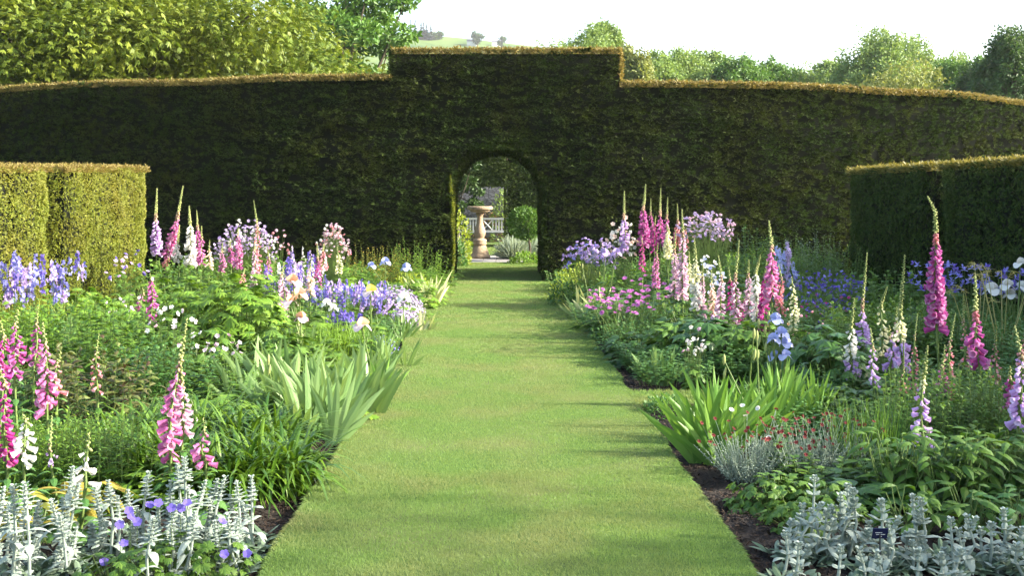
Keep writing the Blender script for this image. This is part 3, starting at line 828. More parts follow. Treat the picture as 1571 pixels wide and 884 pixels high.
# standard topiary
t = thing("topiary_standard", (wx(812, 28), 28, Z_BED), "ball-headed clipped standard tree on a thin trunk right of the pedestal", "topiary")
mb = MB(); rng = np.random.default_rng(21); n = 2600; u = rsph(rng, n)
P = u * np.array([.43, .43, .39]) * rng.uniform(.8, 1.05, (n, 1)) + np.array([-.1, 0, 1.02]); D = norm(u + rng.normal(size=(n, 3)) * .7)
blades(mb, P, D, sidev(D, rng, .4), .07, .04, prof=[.2, 1, .8, .1], fold=.15); mb.build("crown", [t_green], t)
mb = MB(); tube(mb, [[0, 0, -.05], [.02, 0, .4], [-.05, 0, .9]], [.035, .03, .022], 7); mb.build("trunk", [bark], t)
bush("yellow_shrub", "yellow-green shrub by the left jamb of the arch, beyond the hedge", wx(697, 26.6), 26.6, .42, 1.42, .09, 900, g_lime, 3)
bush("leafy_plant", "small blue-green leafy plant beneath the yellow shrub beyond the arch", wx(703, 26), 26, .17, .62, .09, 260, g_blue, 4, "plant")
def lavender(label, px, d, R, H, seed):
    rng = np.random.default_rng(seed); t = thing("lavender", (wx(px, d), d, Z_BED), label, "lavender", "grey lavender mounds beyond the arch")
    mb = MB(); n = 900; u = rsph(rng, n); u[:, 2] = np.abs(u[:, 2]) + .25; D = norm(u)
    blades(mb, u * .05, D, sidev(D, rng, 0), np.linalg.norm(D * [R, R, H], axis=1) * rng.uniform(.7, 1.1, n), .018, prof=[.6, 1, .9, .3]); mb.build("leaves", [g_grey], t)
lavender("silvery lavender mound in front of the clipped standard tree", 788, 29.2, .55, .62, 1)
lavender("silvery lavender mound right behind the standard tree's trunk", 822, 29.6, .4, .5, 2)
lavender("silvery lavender mound half hidden at the left jamb of the arch", 693, 27, .3, .7, 3)
bush("green_mound", "low bright green plant at the foot of the clipped standard tree", wx(806, 27.2), 27.2, .42, .28, .07, 700, g_bright, 5, "plant")
bush("green_mound", "low green plant behind the lavender, left of the second hedge", wx(818, 31), 31, .5, .62, .09, 600, g_bright, 6, "plant")
bush("wall_climber", "green climbing shrub with pinkish growth against the stone wall", wx(772, 40.7), 40.65, .5, 1.9, .12, 900, t_soft, 7, "climber")
bush("wall_climber", "reddish-brown climber low on the stone wall behind the pedestal", wx(748, 40.8), 40.75, .55, 1.15, .10, 500, leafmat("climber_red", (.20, .08, .05), (.14, .16, .05), .3), 8, "climber")

# ------------------------------------------------------------------ border plants
def disc(rng, n, r):
    a = rng.uniform(0, 2 * math.pi, n); q = np.sqrt(rng.random(n)) * r
    return np.stack([np.cos(a) * q, np.sin(a) * q, np.zeros(n)], 1)
def nz(a, x): a = a.copy(); a[:, 2] = x; return a
LAND = []          # (phrase, px, d) of plants that others are described by

def rosette(mb, rng, n, L, W, z=0.0, mat=0, up=(.2, 1.2), r0=.02, droop=.9, prof=OVAL, c=(0, 0)):
    a = rng.uniform(0, 6.283, n); s = rng.uniform(*up, n)
    D = norm(np.stack([np.cos(a), np.sin(a), s], 1))
    S = np.stack([-np.sin(a), np.cos(a), np.zeros(n)], 1)
    P = np.stack([np.cos(a) * r0 + c[0], np.sin(a) * r0 + c[1], np.full(n, z)], 1)
    blades(mb, P, D, norm(S + rng.normal(size=(n, 3)) * .2), L * rng.uniform(.6, 1.2, n), W * rng.uniform(.7, 1.2, n),
           bend=np.tile([0, 0, -droop], (n, 1)) * rng.uniform(.5, 1.1, (n, 1)), prof=prof, mat=mat, fold=.15)

def foxglove(px, tip, top, bot, d, col, label, tipx=None, botx=None, w=1.0, sparse=1.0, curl=0.0, seed=None, leafy=1.0, land=None, low=None, bud=None, lowcol=None):
    """px/tip: spike at its flower top, py of its tip; top..bot: py range of the open bells; base straight below"""
    seed = seed if seed is not None else int(px * 7 + tip)
    rng = np.random.default_rng(seed)
    tipx = px if tipx is None else tipx; botx = px if botx is None else botx
    X0 = wx(botx, d) + rng.normal() * .03
    zt, z1, z0 = wz(tip, d), wz(top, d), max(wz(bot, d), .12)
    t = thing("foxglove", (X0, d, Z_BED), label, "foxglove", "foxgloves in the borders")
    if land: LAND.append((land, px, d))
    B = np.array([wx(botx, d) - X0, 0, z0 - Z_BED]); M = np.array([wx(px, d) - X0, rng.normal() * .03, z1 - Z_BED]); T = np.array([wx(tipx, d) - X0 + rng.normal() * .012 * (tipx == px), rng.normal() * .05, zt - Z_BED])
    key = np.array([[0, 0, -.03], B * [.6, 1, .55], B, (B + M) / 2 + rng.normal(size=3) * [.014, .014, 0], M, M * .45 + T * .55, T])
    if curl:
        key[5] = M * .4 + T * .6 + np.array([curl * .55, 0, .02]); key[4] = M + np.array([curl * .12, 0, 0])
    tt = np.concatenate([[0], np.cumsum(np.linalg.norm(np.diff(key, axis=0), axis=1))]); tt /= tt[-1]
    q = np.linspace(0, 1, 26)
    def at(u):
        u = np.asarray(u); r_ = np.stack([np.interp(u, tt, key[:, i]) for i in range(3)], -1)
        e = .02
        a_ = np.stack([np.interp(np.clip(u - e, 0, 1), tt, key[:, i]) for i in range(3)], -1); b_ = np.stack([np.interp(np.clip(u + e, 0, 1), tt, key[:, i]) for i in range(3)], -1)
        return (r_ * 2 + a_ + b_) / 4
    sm = MB(); tube(sm, at(q), np.interp(q, [0, .6, 1], [.008, .006, .0025]) * (1 + .02 * d), 6); sm.build("stem", [g_stem], t, True)
    ub, um = tt[2], tt[4]
    length = np.linalg.norm(M - B)
    n = max(6, int(length / .0082 * sparse)); u = np.sort(ub + (um - ub) * np.linspace(0, 1, n) + rng.normal(size=n) * .002)
    f = (u - ub) / (um - ub + 1e-6); ang = np.arange(n) * 2.4 + rng.normal(size=n) * .35; ph = rng.uniform(0, 6.28); ang = ang - .45 * np.sin(ang - ph)
    keep = rng.random(n) > .1 + .22 * (f < .12); u, f, ang = u[keep], f[keep], ang[keep]; n = len(u)
    P = at(u); A = np.stack([np.cos(ang), np.sin(ang), np.interp(f, [0, .5, 1], [-.50, -.42, -.85]) + rng.normal(size=n) * .16], 1)
    w = w * (1.08 if d > 9 else .98); L = np.interp(f, [0, .45, .8, 1], [.056, .049, .036, .024]) * w * rng.uniform(.8, 1.12, n); R = L * .29
    sd = 8 if d < 9 else 6
    fl = MB()
    P = P + norm(A * [1, 1, .2]) * .008
    split = f > (low if low is not None else 2)
    bells(fl, P[~split], A[~split], L[~split], R[~split], 0, sd)
    if split.any(): bells(fl, P[split], A[split], L[split], R[split], 1, sd)
    if d < 9:   # little green calyx at each bell
        bells(fl, P - norm(A) * .004, A, .014, .008, 2, 5, BUD)
    fl.build("flower_spike", [C[lowcol] if lowcol else C[col], C[col] if low is not None else C[col], g_stem], t, True)
    # buds tapering to the tip
    nb = max(8, int(np.linalg.norm(T - M) / .0075)); u = um + (1 - um) * np.linspace(0.0, .985, nb); f = (u - um) / (1 - um)
    ang = np.arange(nb) * 2.4 + rng.normal(size=nb) * .3; P = at(u)
    A = np.stack([np.cos(ang), np.sin(ang), np.interp(f, [0, .5, 1], [-.9, -.1, 1.4])], 1)
    L = np.interp(f, [0, .3, 1], [.026, .019, .008]) * w * rng.uniform(.8, 1.15, nb); R = np.interp(f, [0, .3, 1], [.0082, .0072, .0042]) * w
    bd = MB(); k = f < .22
    bells(bd, P[k], A[k], L[k], R[k], 0, 5, BUD); bells(bd, P[~k], A[~k], L[~k], R[~k], 1, 5, BUD)
    bd.build("buds", [C[bud] if bud else (fox_rosebud if col in ('magenta', 'pink', 'rose', 'deep', 'pale', 'lilac') else fox_bud), fox_bud], t, True)
    lf = MB(); nl = int(14 * leafy)
    if nl:
        u = np.linspace(.06, ub * .92, nl); P = at(u); ang = np.arange(nl) * 2.4
        f = u / ub; D = norm(np.stack([np.cos(ang), np.sin(ang), np.full(nl, .55)], 1)); S = np.stack([-np.sin(ang), np.cos(ang), np.zeros(nl)], 1)
        blades(lf, P, D, S, np.interp(f, [0, 1], [.26, .06]) * leafy, np.interp(f, [0, 1], [.085, .02]), bend=np.tile([0, 0, -.7], (nl, 1)), prof=OVAL, fold=.18)
        rosette(lf, rng, 7, .24, .09, z=.03)
        lf.build("leaves", [g_mid if d > 7 else g_blue], t)
    return t

def iris_bloom(name, parent, p, mats, s=1.0, rng=None, lab=None):
    """a bearded iris flower: three upright standards, three hanging falls, beards"""
    b = MB(); a = np.arange(3) * 2.094 + rng.uniform(0, 2); n = 3
    out_ = np.stack([np.cos(a), np.sin(a), np.zeros(3)], 1); S = np.stack([-np.sin(a), np.cos(a), np.zeros(3)], 1)
    blades(b, np.tile(p, (3, 1)), out_ + [0, 0, .55], S, .075 * s, .078 * s, bend=np.tile([0, 0, -1.05], (3, 1)) + out_ * .1, prof=[.25, .6, 1.0, 1.15, 1.05, .5], mat=1, fold=-.12)
    a2 = a + 1.047; o2 = np.stack([np.cos(a2), np.sin(a2), np.zeros(3)], 1); S2 = np.stack([-np.sin(a2), np.cos(a2), np.zeros(3)], 1)
    blades(b, np.tile(p, (3, 1)), o2 * .8 + [0, 0, 1], S2, .080 * s, .088 * s, bend=-o2 * .62, prof=[.25, .75, 1.05, 1.15, .95, .45], mat=0, fold=.22)
    blades(b, np.tile(p, (3, 1)) + out_ * .006 * s + [0, 0, .006 * s], out_ + [0, 0, .65], S, .03 * s, .012 * s, mat=2, prof=[1, .9, .4])
    bells(b, p - [0, 0, .035 * s], np.array([[0, 0, 1.0]]), .04 * s, .009 * s, 3, 6, BUD)
    o = b.build(name, [mats[0], mats[1], C['yellow'], g_stem], parent)
    if lab: o['label'] = lab
    return o

def fan(mb, rng, c, n, h, w, dirx, lean=.35, mat=0, spread=.5):
    """a flat fan of sword leaves opening in the vertical plane of direction dirx"""
    f = np.linspace(-1, 1, n) + rng.normal(size=n) * .08
    u = np.array([math.cos(dirx), math.sin(dirx), 0]); v = np.array([-u[1], u[0], 0])
    D = norm(u[None, :] * (f * spread)[:, None] + np.array([0, 0, 1]) + v[None, :] * rng.normal(size=n)[:, None] * .12 + rng.normal(size=3) * [lean * .4, lean * .4, 0])
    P = np.array(c)[None, :] + u[None, :] * (f * .03)[:, None]
    S = norm(np.cross(D, v[None, :] + rng.normal(size=(n, 3)) * .25))
    blades(mb, P, D, S, h * rng.uniform(.6, 1.08, n) * (1 - .2 * f ** 2), w * rng.uniform(.8, 1.15, n), bend=u[None, :] * (f * .22)[:, None] + np.array([0, 0, -.04]), prof=SWORD, mat=mat, fold=.06)

def iris(px, d, label, fans=4, h=.5, w=.036, spread=.2, leafm=None, blooms=(), budst=(), seed=0, tipm=True, land=None, name="iris", group="bearded irises along the border edges", z=Z_BED, wide=.55, dy=None):
    rng = np.random.default_rng(int(px * 3 + d * 10) + seed)
    X0 = wx(px, d); t = thing(name, (X0, d, z), label, "iris", group)
    if land: LAND.append((land, px, d))
    mb = MB(); cc = disc(rng, fans, 1.0) * [spread, dy if dy else spread, 0]
    for c in cc: fan(mb, rng, c, rng.integers(6, 9), h * rng.uniform(.85, 1.1), w, rng.uniform(-.7, .7), spread=wide)
    mb.build("leaf_fan", [leafm or g_iris], t)
    for (bx, by, mats, s, lab) in blooms:
        p = np.array([wx(bx, d) - X0, rng.uniform(-.05, .05), wz(by, d) - z]); b0 = cc[rng.integers(len(cc))]
        sm = MB(); tube(sm, [[b0[0], b0[1], 0], [(b0[0] + p[0]) / 2 + rng.normal() * .01, (b0[1] + p[1]) / 2, p[2] * .5], p - [0, 0, .02]], [.008, .007, .005], 6)
        bells(sm, np.array([[b0[0] * .3 + p[0] * .7, b0[1] * .3 + p[1] * .7, p[2] * .72]]), np.array([[.3, .1, 1.0]]), .06, .009, 0, 6, BUD)
        sm.build("flower_stem", [g_stem], t, True)
        iris_bloom("flower", t, p, mats, s, rng, lab)
    for (bx, by) in budst:
        p = np.array([wx(bx, d) - X0, rng.uniform(-.05, .05), wz(by, d) - z]); b0 = cc[rng.integers(len(cc))]
        sm = MB(); tube(sm, [[b0[0], b0[1], 0], [(b0[0] + p[0]) / 2, (b0[1] + p[1]) / 2, p[2] * .5], p - [0, 0, .03]], [.007, .006, .004], 6)
        bells(sm, np.array([p - [0, 0, .07], p * [1, 1, .72]]), np.array([[0.05, 0, 1.0], [.2, .1, 1.0]]), .08, .012, 1, 6, BUD)
        sm.build("bud_stem", [g_stem, fox_bud], t, True)
    return t

# ---- generic plants: each builder returns {part: (MB, materials, smooth)} for one clump at the origin
def P_shoots(rng, r=.35, h=.6, n=26, L=.10, W=.022, per=20, mat=None, top=.25, lean=.25, droop=.5, prof=LANCE, stemm=None, whorl=0):
    lf = MB(); sm = MB()
    b = disc(rng, n, r * .75); hh = h * rng.uniform(.72, 1.05, n) * (1 - .3 * (np.linalg.norm(b, axis=1) / r) ** 2)
    e = b * (1 + lean) + np.stack([rng.normal(size=n) * .03, rng.normal(size=n) * .03, hh], 1)
    stems(sm, b, e, .0035, sides=3)
    k = per; t = np.tile(np.linspace(top, 1, k), n); i = np.repeat(np.arange(n), k)
    P = b[i] + (e - b)[i] * t[:, None]; a = np.tile(np.arange(k) * 2.4, n) + np.repeat(rng.uniform(0, 6, n), k)
    up = np.interp(t, [0, .8, 1], [.15, .5, 1.6]); D = norm(np.stack([np.cos(a), np.sin(a), up], 1))
    S = np.stack([-np.sin(a), np.cos(a), np.zeros(len(a))], 1)
    blades(lf, P, D, norm(S + rng.normal(size=(len(a), 3)) * .25), L * np.interp(t, [0, .6, 1], [1, 1, .5]) * rng.uniform(.7, 1.2, len(a)), W * rng.uniform(.8, 1.2, len(a)), bend=np.tile([0, 0, -droop], (len(a), 1)), prof=prof, fold=.1)
    return {"stems": (sm, [stemm or g_stem]), "leaves": (lf, [mat or g_mid])}

def P_palmate(rng, r=.4, h=.6, n=110, L=.10, lobes=5, mat=None, wid=.32, low=.0):
    """mound of divided leaves carried on stalks"""
    lf = MB(); sm = MB(); u = rsph(rng, n); u[:, 2] = np.abs(u[:, 2]) + low
    P = norm(u) * np.array([r, r, h]) * rng.uniform(.55, 1.0, (n, 1))
    P += ((vnoise(u[:, 0] * 3 + 7, u[:, 1] * 3 + u[:, 2]) - .5) * .25)[:, None] * norm(u) * r
    P[:, 2] = np.maximum(P[:, 2], .03)
    stems(sm, P * [.25, .25, 0], P, .0025, sides=3, k=3)
    out_ = norm(u * [1, 1, .35] + rng.normal(size=(n, 3)) * .3); nrm = norm(u + [0, 0, .8] + rng.normal(size=(n, 3)) * .35)
    S0 = norm(np.cross(nrm, out_)); D0 = np.cross(S0, nrm)
    s = rng.uniform(.65, 1.2, n)
    for q in range(lobes):
        a = (q - (lobes - 1) / 2) * (2.6 / lobes)
        D = D0 * math.cos(a) + S0 * math.sin(a); S = -D0 * math.sin(a) + S0 * math.cos(a)
        blades(lf, P, D, S, L * s * (1 - abs(a) * .22), L * wid * s, bend=-nrm * .22, prof=[.25, .9, 1, .5, .05], fold=.12)
    return {"stalks": (sm, [g_stem]), "leaves": (lf, [mat or g_mid])}

def P_strap(rng, r=.12, n=150, L=.6, W=.018, mat=None, droop=1.1, up=(.7, 2.4)):
    lf = MB(); b = disc(rng, n, r); a = rng.uniform(0, 6.283, n); s = rng.uniform(*up, n)
    D = norm(np.stack([np.cos(a), np.sin(a), s], 1)); S = norm(np.stack([-np.sin(a), np.cos(a), np.zeros(n)], 1) + rng.normal(size=(n, 3)) * .15)
    dr = rng.uniform(.45, 1.0, (n, 1)) * droop
    blades(lf, b, D, S, L * rng.uniform(.6, 1.1, n), W * rng.uniform(.8, 1.2, n), bend=np.concatenate([D[:, :2] * .25, -dr], 1), prof=[.8, 1, 1, 1, .9, .7, .4, .03], fold=.12)
    return {"leaves": (lf, [mat or g_strap])}

def P_grassy(rng, r=.15, n=140, L=.6, W=.007, mat=None, spread=.35, droop=.25):
    lf = MB(); b = disc(rng, n, r); a = rng.uniform(0, 6.283, n); s = rng.random(n) * spread
    D = norm(np.stack([np.cos(a) * s, np.sin(a) * s, np.ones(n)], 1))
    blades(lf, b, D, sidev(D, rng), L * rng.uniform(.5, 1.1, n), W, bend=np.concatenate([D[:, :2] * droop * 1.5, np.full((n, 1), -droop)], 1), prof=[.8, 1, .9, .6, .05])
    return {"leaves": (lf, [mat or g_mid])}

def flowers_round(mb, rng, P, size, petals=5, mat=0, face=None, cup=.3, width=.75, prof=ROUND):
    n = len(P); face = norm(face if face is not None else rng.normal(size=(n, 3)) * .6 + [0, -.5, .9]); u, v = frames(face)
    ph = rng.uniform(0, 6, n)
    for q in range(petals):
        a = ph + q * 2 * math.pi / petals
        D = norm(u * np.cos(a)[:, None] + v * np.sin(a)[:, None] + face * cup); S = -u * np.sin(a)[:, None] + v * np.cos(a)[:, None]
        blades(mb, P, D, S, size, size * width, prof=prof, mat=mat)

def P_spray(rng, r=.25, h=.9, n=60, size=.02, cols=('palelilac',), leaf=True, petals=5, top=.3, nod=False, leafm=None, lmound=.35, domed=1.0, leafn=50, cup=.5, stemm=None):
    """many wiry stems, each with an open flower at its end"""
    sm = MB(); fl = MB(); lf = MB()
    b = disc(rng, n, r * .3); e = disc(rng, n, r); q = np.linalg.norm(e, axis=1) / r
    e[:, 2] = h * (1 - top * rng.random(n)) * (1 - .25 * domed * q ** 2)
    few = []
    if n <= 18:
        for p_, q_ in zip(b, e):
            one = MB(); stems(one, p_[None], q_[None], .002 + size * .03, sides=3); few.append((one, [stemm or g_stem]))
    else: stems(sm, b, e, .002 + size * .03, sides=3, bow=rng.normal(size=(n, 3)) * .02)
    m = rng.integers(0, len(cols), n); singles = []
    for i in range(len(cols)):
        k = m == i
        if not k.any(): continue
        fc = rng.normal(size=(k.sum(), 3)) * .7 + ([0, -.2, -.8] if nod else [0, -.4, .8])
        if n <= 60:
            for p_, f_ in zip(e[k], fc):
                one = MB(); flowers_round(one, rng, p_[None], size, petals, 0, f_[None], cup)
                if nod: flowers_round(one, rng, p_[None], size * .8, petals, 0, f_[None], cup + .9, .55)
                singles.append((one, [C[cols[i]]]))
            continue
        flowers_round(fl, rng, e[k], size, petals, i, fc, cup)
        if nod: flowers_round(fl, rng, e[k], size * .8, petals, i, fc, cup + .9, .55)
    R_ = {"stem": few} if few else {"stems": (sm, [stemm or g_stem])}
    if singles: R_["flower"] = singles
    else: R_["flowers"] = (fl, [C[c] for c in cols])
    if leaf:
        R_["leaves"] = P_palmate(rng, r * 1.15, h * lmound, leafn, .06, 3, leafm or g_mid, .6)["leaves"]
    return R_

def P_siberian(rng, r=.22, h=.75, n=26, cols=('blue', 'violet'), size=.035, leafn=160):
    R_ = P_grassy(rng, r * .8, leafn, h * .85, .009, g_blue, .3)
    sm = MB(); fl = MB(); b = disc(rng, n, r * .6); e = disc(rng, n, r * 1.2); e[:, 2] = h * rng.uniform(.75, 1.05, n)
    stems(sm, b, e, .003, sides=3)
    R_["flower"] = []
    for q in e:
        one = MB(); fa = np.array([[0, 0, 1.0]]) + rng.normal(size=(1, 3)) * .15; ss = size * rng.uniform(.8, 1.15)
        flowers_round(one, rng, q[None], ss * 1.1, 3, 0, fa, -.25, .7); flowers_round(one, rng, q[None], ss, 3, 0, fa, 1.3, .5)
        R_["flower"].append((one, [C[cols[rng.integers(0, len(cols))]]]))
    R_["stems"] = (sm, [g_stem]); return R_

def P_racemes(rng, r=.3, h=.8, n=30, cols=('violet',), fs=.016, sp=.28, per=34, leafm=None, leafL=.12):
    """campanula or camassia like: upright spikes of small flowers"""
    R_ = P_grassy(rng, r, 130, h * .7, .01, leafm or g_mid, .4)
    sm = MB(); fl = MB(); b = disc(rng, n, r * .8); e = b * 1.35 + rng.normal(size=(n, 3)) * .03; e[:, 2] = h * rng.uniform(.55, 1.05, n)
    stems(sm, b, e, .0035, sides=3)
    i = np.repeat(np.arange(n), per); t = np.tile(np.linspace(1 - sp, 1, per), n); P = b[i] + (e - b)[i] * t[:, None]
    a = rng.uniform(0, 6.28, len(i)); rad = np.interp(t, [1 - sp, 1 - sp * .6, 1], [.02, .022, .004]); o = np.stack([np.cos(a), np.sin(a), rng.normal(size=len(a)) * .3], 1)
    P = P + o * rad[:, None]; m = rng.integers(0, len(cols), n)[i]
    R_["stems"] = (sm, [g_stem])
    if n <= 45:
        R_["flower_spike"] = []
        for j in range(n):
            k = i == j; one = MB(); flowers_round(one, rng, P[k], fs * rng.uniform(.75, 1.15), 4, 0, o[k] + [0, 0, .2], .4, .7)
            R_["flower_spike"].append((one, [C[cols[m[k][0]]]]))
        return R_
    for c in range(len(cols)):
        k = m == c
        if k.any(): flowers_round(fl, rng, P[k], fs * rng.uniform(.7, 1.2), 4, c, o[k] + [0, 0, .2], .4, .7)
    R_["flowers"] = (fl, [C[c] for c in cols]); return R_

def P_mat(rng, r=.45, h=.3, n=700, size=.014, cols=('mauve', 'lilac'), leafm=None):
    """low dome covered with small flowers"""
    fl = MB(); u = rsph(rng, n); u[:, 2] = np.abs(u[:, 2]); P = u * [r, r, h] * rng.uniform(.85, 1.08, (n, 1))
    m = rng.integers(0, len(cols), n)
    for c in range(len(cols)): flowers_round(fl, rng, P[m == c], size, 4, c, u[m == c] + [0, 0, .3], .2, .8)
    R_ = P_shoots(rng, r * .95, h * .95, 60, .035, .008, 14, leafm or g_blue); R_["flowers"] = (fl, [C[c] for c in cols]); return R_

def P_buttons(rng, r=.35, h=.6, n=26, size=.026, col='thistle', leafm=None):
    """knautia like: rounded fringed flower heads on branching stems over narrow foliage"""
    R_ = P_shoots(rng, r, h * .62, 50, .13, .022, 12, leafm or g_blue, top=.05)
    sm = MB(); fl = MB(); b = disc(rng, n, r * .5); e = disc(rng, n, r * 1.15); e[:, 2] = h * rng.uniform(.72, 1.08, n)
    stems(sm, b, e, .003, sides=3, bow=rng.normal(size=(n, 3)) * .03)
    R_["flower"] = []
    for q in e:
        one = MB(); fc = np.array([[0, -.15, 1.0]]) + rng.normal(size=(1, 3)) * .25
        for (s_, z_, cp, pt) in ((1, 0, .15, 13), (.75, .004, .6, 9), (.5, .006, 1.3, 7)):
            flowers_round(one, rng, (q + [0, 0, z_])[None], size * s_, pt, 0, fc, cp, .35, [.5, 1, .8])
        R_["flower"].append((one, [C[col]]))
    R_["flower_stems"] = (sm, [g_stem]); return R_

def P_sprig(rng, r=.3, h=.35, n=40, col='red', leafm=None, size=.0135):
    """silvery sub-shrub with small button flowers held above"""
    R_ = P_shoots(rng, r * .6, h * .7, 110, .026, .0065, 24, leafm or g_grey, top=.1, stemm=g_grey, lean=1.1)
    sm = MB(); fl = MB(); b = disc(rng, n, r * .5); e = b * 2.2 + rng.normal(size=(n, 3)) * .03; e[:, 2] = h * rng.uniform(.55, 1.15, n)
    stems(sm, b, e, .0022, sides=3)
    R_["flower"] = []
    for q in e:
        one = MB(); fc = np.array([[0, -.3, 1.0]]) + rng.normal(size=(1, 3)) * .5
        flowers_round(one, rng, q[None], size, 7, 0, fc, .35, .6); flowers_round(one, rng, q[None] + [0, 0, .003], size * .55, 6, 0, fc, 1.0, .6)
        R_["flower"].append((one, [C[col]]))
    R_["flower_stems"] = (sm, [g_grey]); return R_

def P_seed(rng, h=.9, n=7):
    sm = MB(); fl = MB()
    for i in range(n):
        a = rng.uniform(0, 6.28); s = rng.uniform(.05, .22); H = h * rng.uniform(.7, 1.05); o = np.array([math.cos(a), math.sin(a), 0])
        pts = np.array([o * .02, o * s * .4 + [0, 0, H * .5], o * s + [0, 0, H * .93], o * (s + .05) + [0, 0, H], o * (s + .11) + [0, 0, H * .96]])
        tube(sm, pts, [.005, .004, .003, .0025, .0015], 5)
        k = 9; t = np.linspace(.55, 1, k); P = np.stack([np.interp(t, np.linspace(0, 1, 5), pts[:, j]) for j in range(3)], 1)
        aa = rng.uniform(0, 6.28, k); D = norm(np.stack([np.cos(aa), np.sin(aa), np.full(k, .4)], 1)); blades(fl, P, D, sidev(D, rng), .07, .006, bend=np.tile([0, 0, -.6], (k, 1)), prof=[.6, 1, .7, .1])
    return {"stems": (sm, [g_seed]), "leaves": (fl, [g_seed])}

def P_bigleaf(rng, r=.25, h=.4, n=26, L=.24, W=.09, mat=None):
    lf = MB(); sm = MB(); b = disc(rng, n, r * .4); a = rng.uniform(0, 6.28, n); e = b + np.stack([np.cos(a) * r * .35, np.sin(a) * r * .35, h * rng.uniform(.25, .85, n)], 1)
    stems(sm, b, e, .004, sides=4)
    D = norm(np.stack([np.cos(a), np.sin(a), rng.uniform(.0, .7, n)], 1)); S = np.stack([-np.sin(a), np.cos(a), np.zeros(n)], 1)
    blades(lf, e, D, norm(S + rng.normal(size=(n, 3)) * .2), L * rng.uniform(.6, 1.1, n), W * rng.uniform(.8, 1.15, n), bend=np.tile([0, 0, -.65], (n, 1)), prof=[.12, .75, 1, .85, .45, .04], fold=.2)
    return {"stalks": (sm, [g_stem]), "leaves": (lf, [mat or g_mid])}

def spawn(parts, name, loc, label, cat, group, rz=0.0, s=(1, 1, 1)):
    t = thing(name, loc, label, cat, group, rz); t.scale = s
    for k, v in parts.items():
        for w_ in (v if isinstance(v, list) else [v]): w_[0].build(k, w_[1], t, False)
    return t

def plant(kind, builder, px, d, label, cat=None, group=None, land=None, x=None, **kw):
    rng = np.random.default_rng(int(px * 13 + d * 101))
    if land: LAND.append((land, px, d))
    return spawn(builder(rng, **kw), kind, (wx(px, d) if x is None else x, d, Z_BED), label, cat or kind.replace("_", " "), group)

def stachys(px, d, tops, label, seed=0):
    """lamb's ears: felted upright stalks with paired leaves"""
    rng = np.random.default_rng(seed + int(px)); X0 = wx(px, d)
    t = thing("lambs_ear", (X0, d, Z_BED), label, "lamb's ears", "silver lamb's ears clumps at the border fronts")
    rosy = px > 800
    lf = MB(); rosette(lf, rng, 26, .13, .035, up=(.1, 1.2), r0=.06, droop=.5, prof=OVAL); 
    bb = disc(rng, 22, .14)
    for c in bb[:8]: rosette(lf, rng, 7, .11, .03, c=c[:2], up=(.2, 1.5), droop=.4)
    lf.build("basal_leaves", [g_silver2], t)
    for (bx, by) in list(tops) + [(tops[0][0] + rng.uniform(-22, 22), tops[0][1] + rng.uniform(45, 80)) for _ in range(3)]:
        dy = rng.uniform(-.12, .12); dd = d + dy
        T = np.array([wx(bx, dd) - X0, dy, wz(by, dd) - Z_BED]); B = np.array([T[0] * .75 + rng.normal() * .02, dy * .8, 0]); H = T[2]
        mb = MB(); B = B + rng.normal(size=3) * [.03, .02, 0]; M_ = (B + T) / 2 + rng.normal(size=3) * [.02, .015, 0]
        tube(mb, [B, M_, T], [.0075, .0065, .0045], 7, 0)
        node = np.concatenate([np.arange(.07, H - .1, .062), H - .1 + .1 * (np.linspace(0, .95, 7) if not rosy else np.array([.1, .45, .7, .85, .98]))])
        tt = node / H; ph = rng.uniform(0, 3)
        for j, z in enumerate(node):
            f = tt[j]; topz = z > H - .105
            c = B * (1 - f) ** 2 + 2 * M_ * f * (1 - f) + T * f * f
            k = 2 if not topz else 4; a = ph + j * math.pi / 2 + np.arange(k) * 2 * math.pi / k + rng.normal(size=k) * .12
            if topz:
                g_ = (z - (H - .105)) / .105
                D = np.stack([np.cos(a), np.sin(a), np.full(k, (.3 if not rosy else .75) + g_ * 1.0)], 1); L = (.052 - .030 * g_) * (1.35 if rosy else 1) * rng.uniform(.6, 1.3); W = (.023 - .008 * g_) * (1.3 if rosy else 1); bd = -.35
            else:
                D = np.stack([np.cos(a), np.sin(a), np.full(k, rng.uniform(.4, .8))], 1); L = (.11 - .035 * f) * rng.uniform(.7, 1.2); W = .033 * rng.uniform(.8, 1.2); bd = -rng.uniform(.5, 1.1)
            S = np.stack([-np.sin(a), np.cos(a), np.zeros(k)], 1)
            blades(mb, np.tile(c, (k, 1)), D, S, L, W, bend=np.tile([0, 0, bd], (k, 1)), prof=OVAL, mat=0, fold=.14)
            if topz and not rosy: bells(mb, np.tile(c, (5, 1)), rsph(rng, 5) * [1, 1, .3] + [0, 0, .4], .014 * (1.2 - g_ * .5), .0055, 0, 5, BALL)
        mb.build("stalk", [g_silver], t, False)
    return t

FX = foxglove
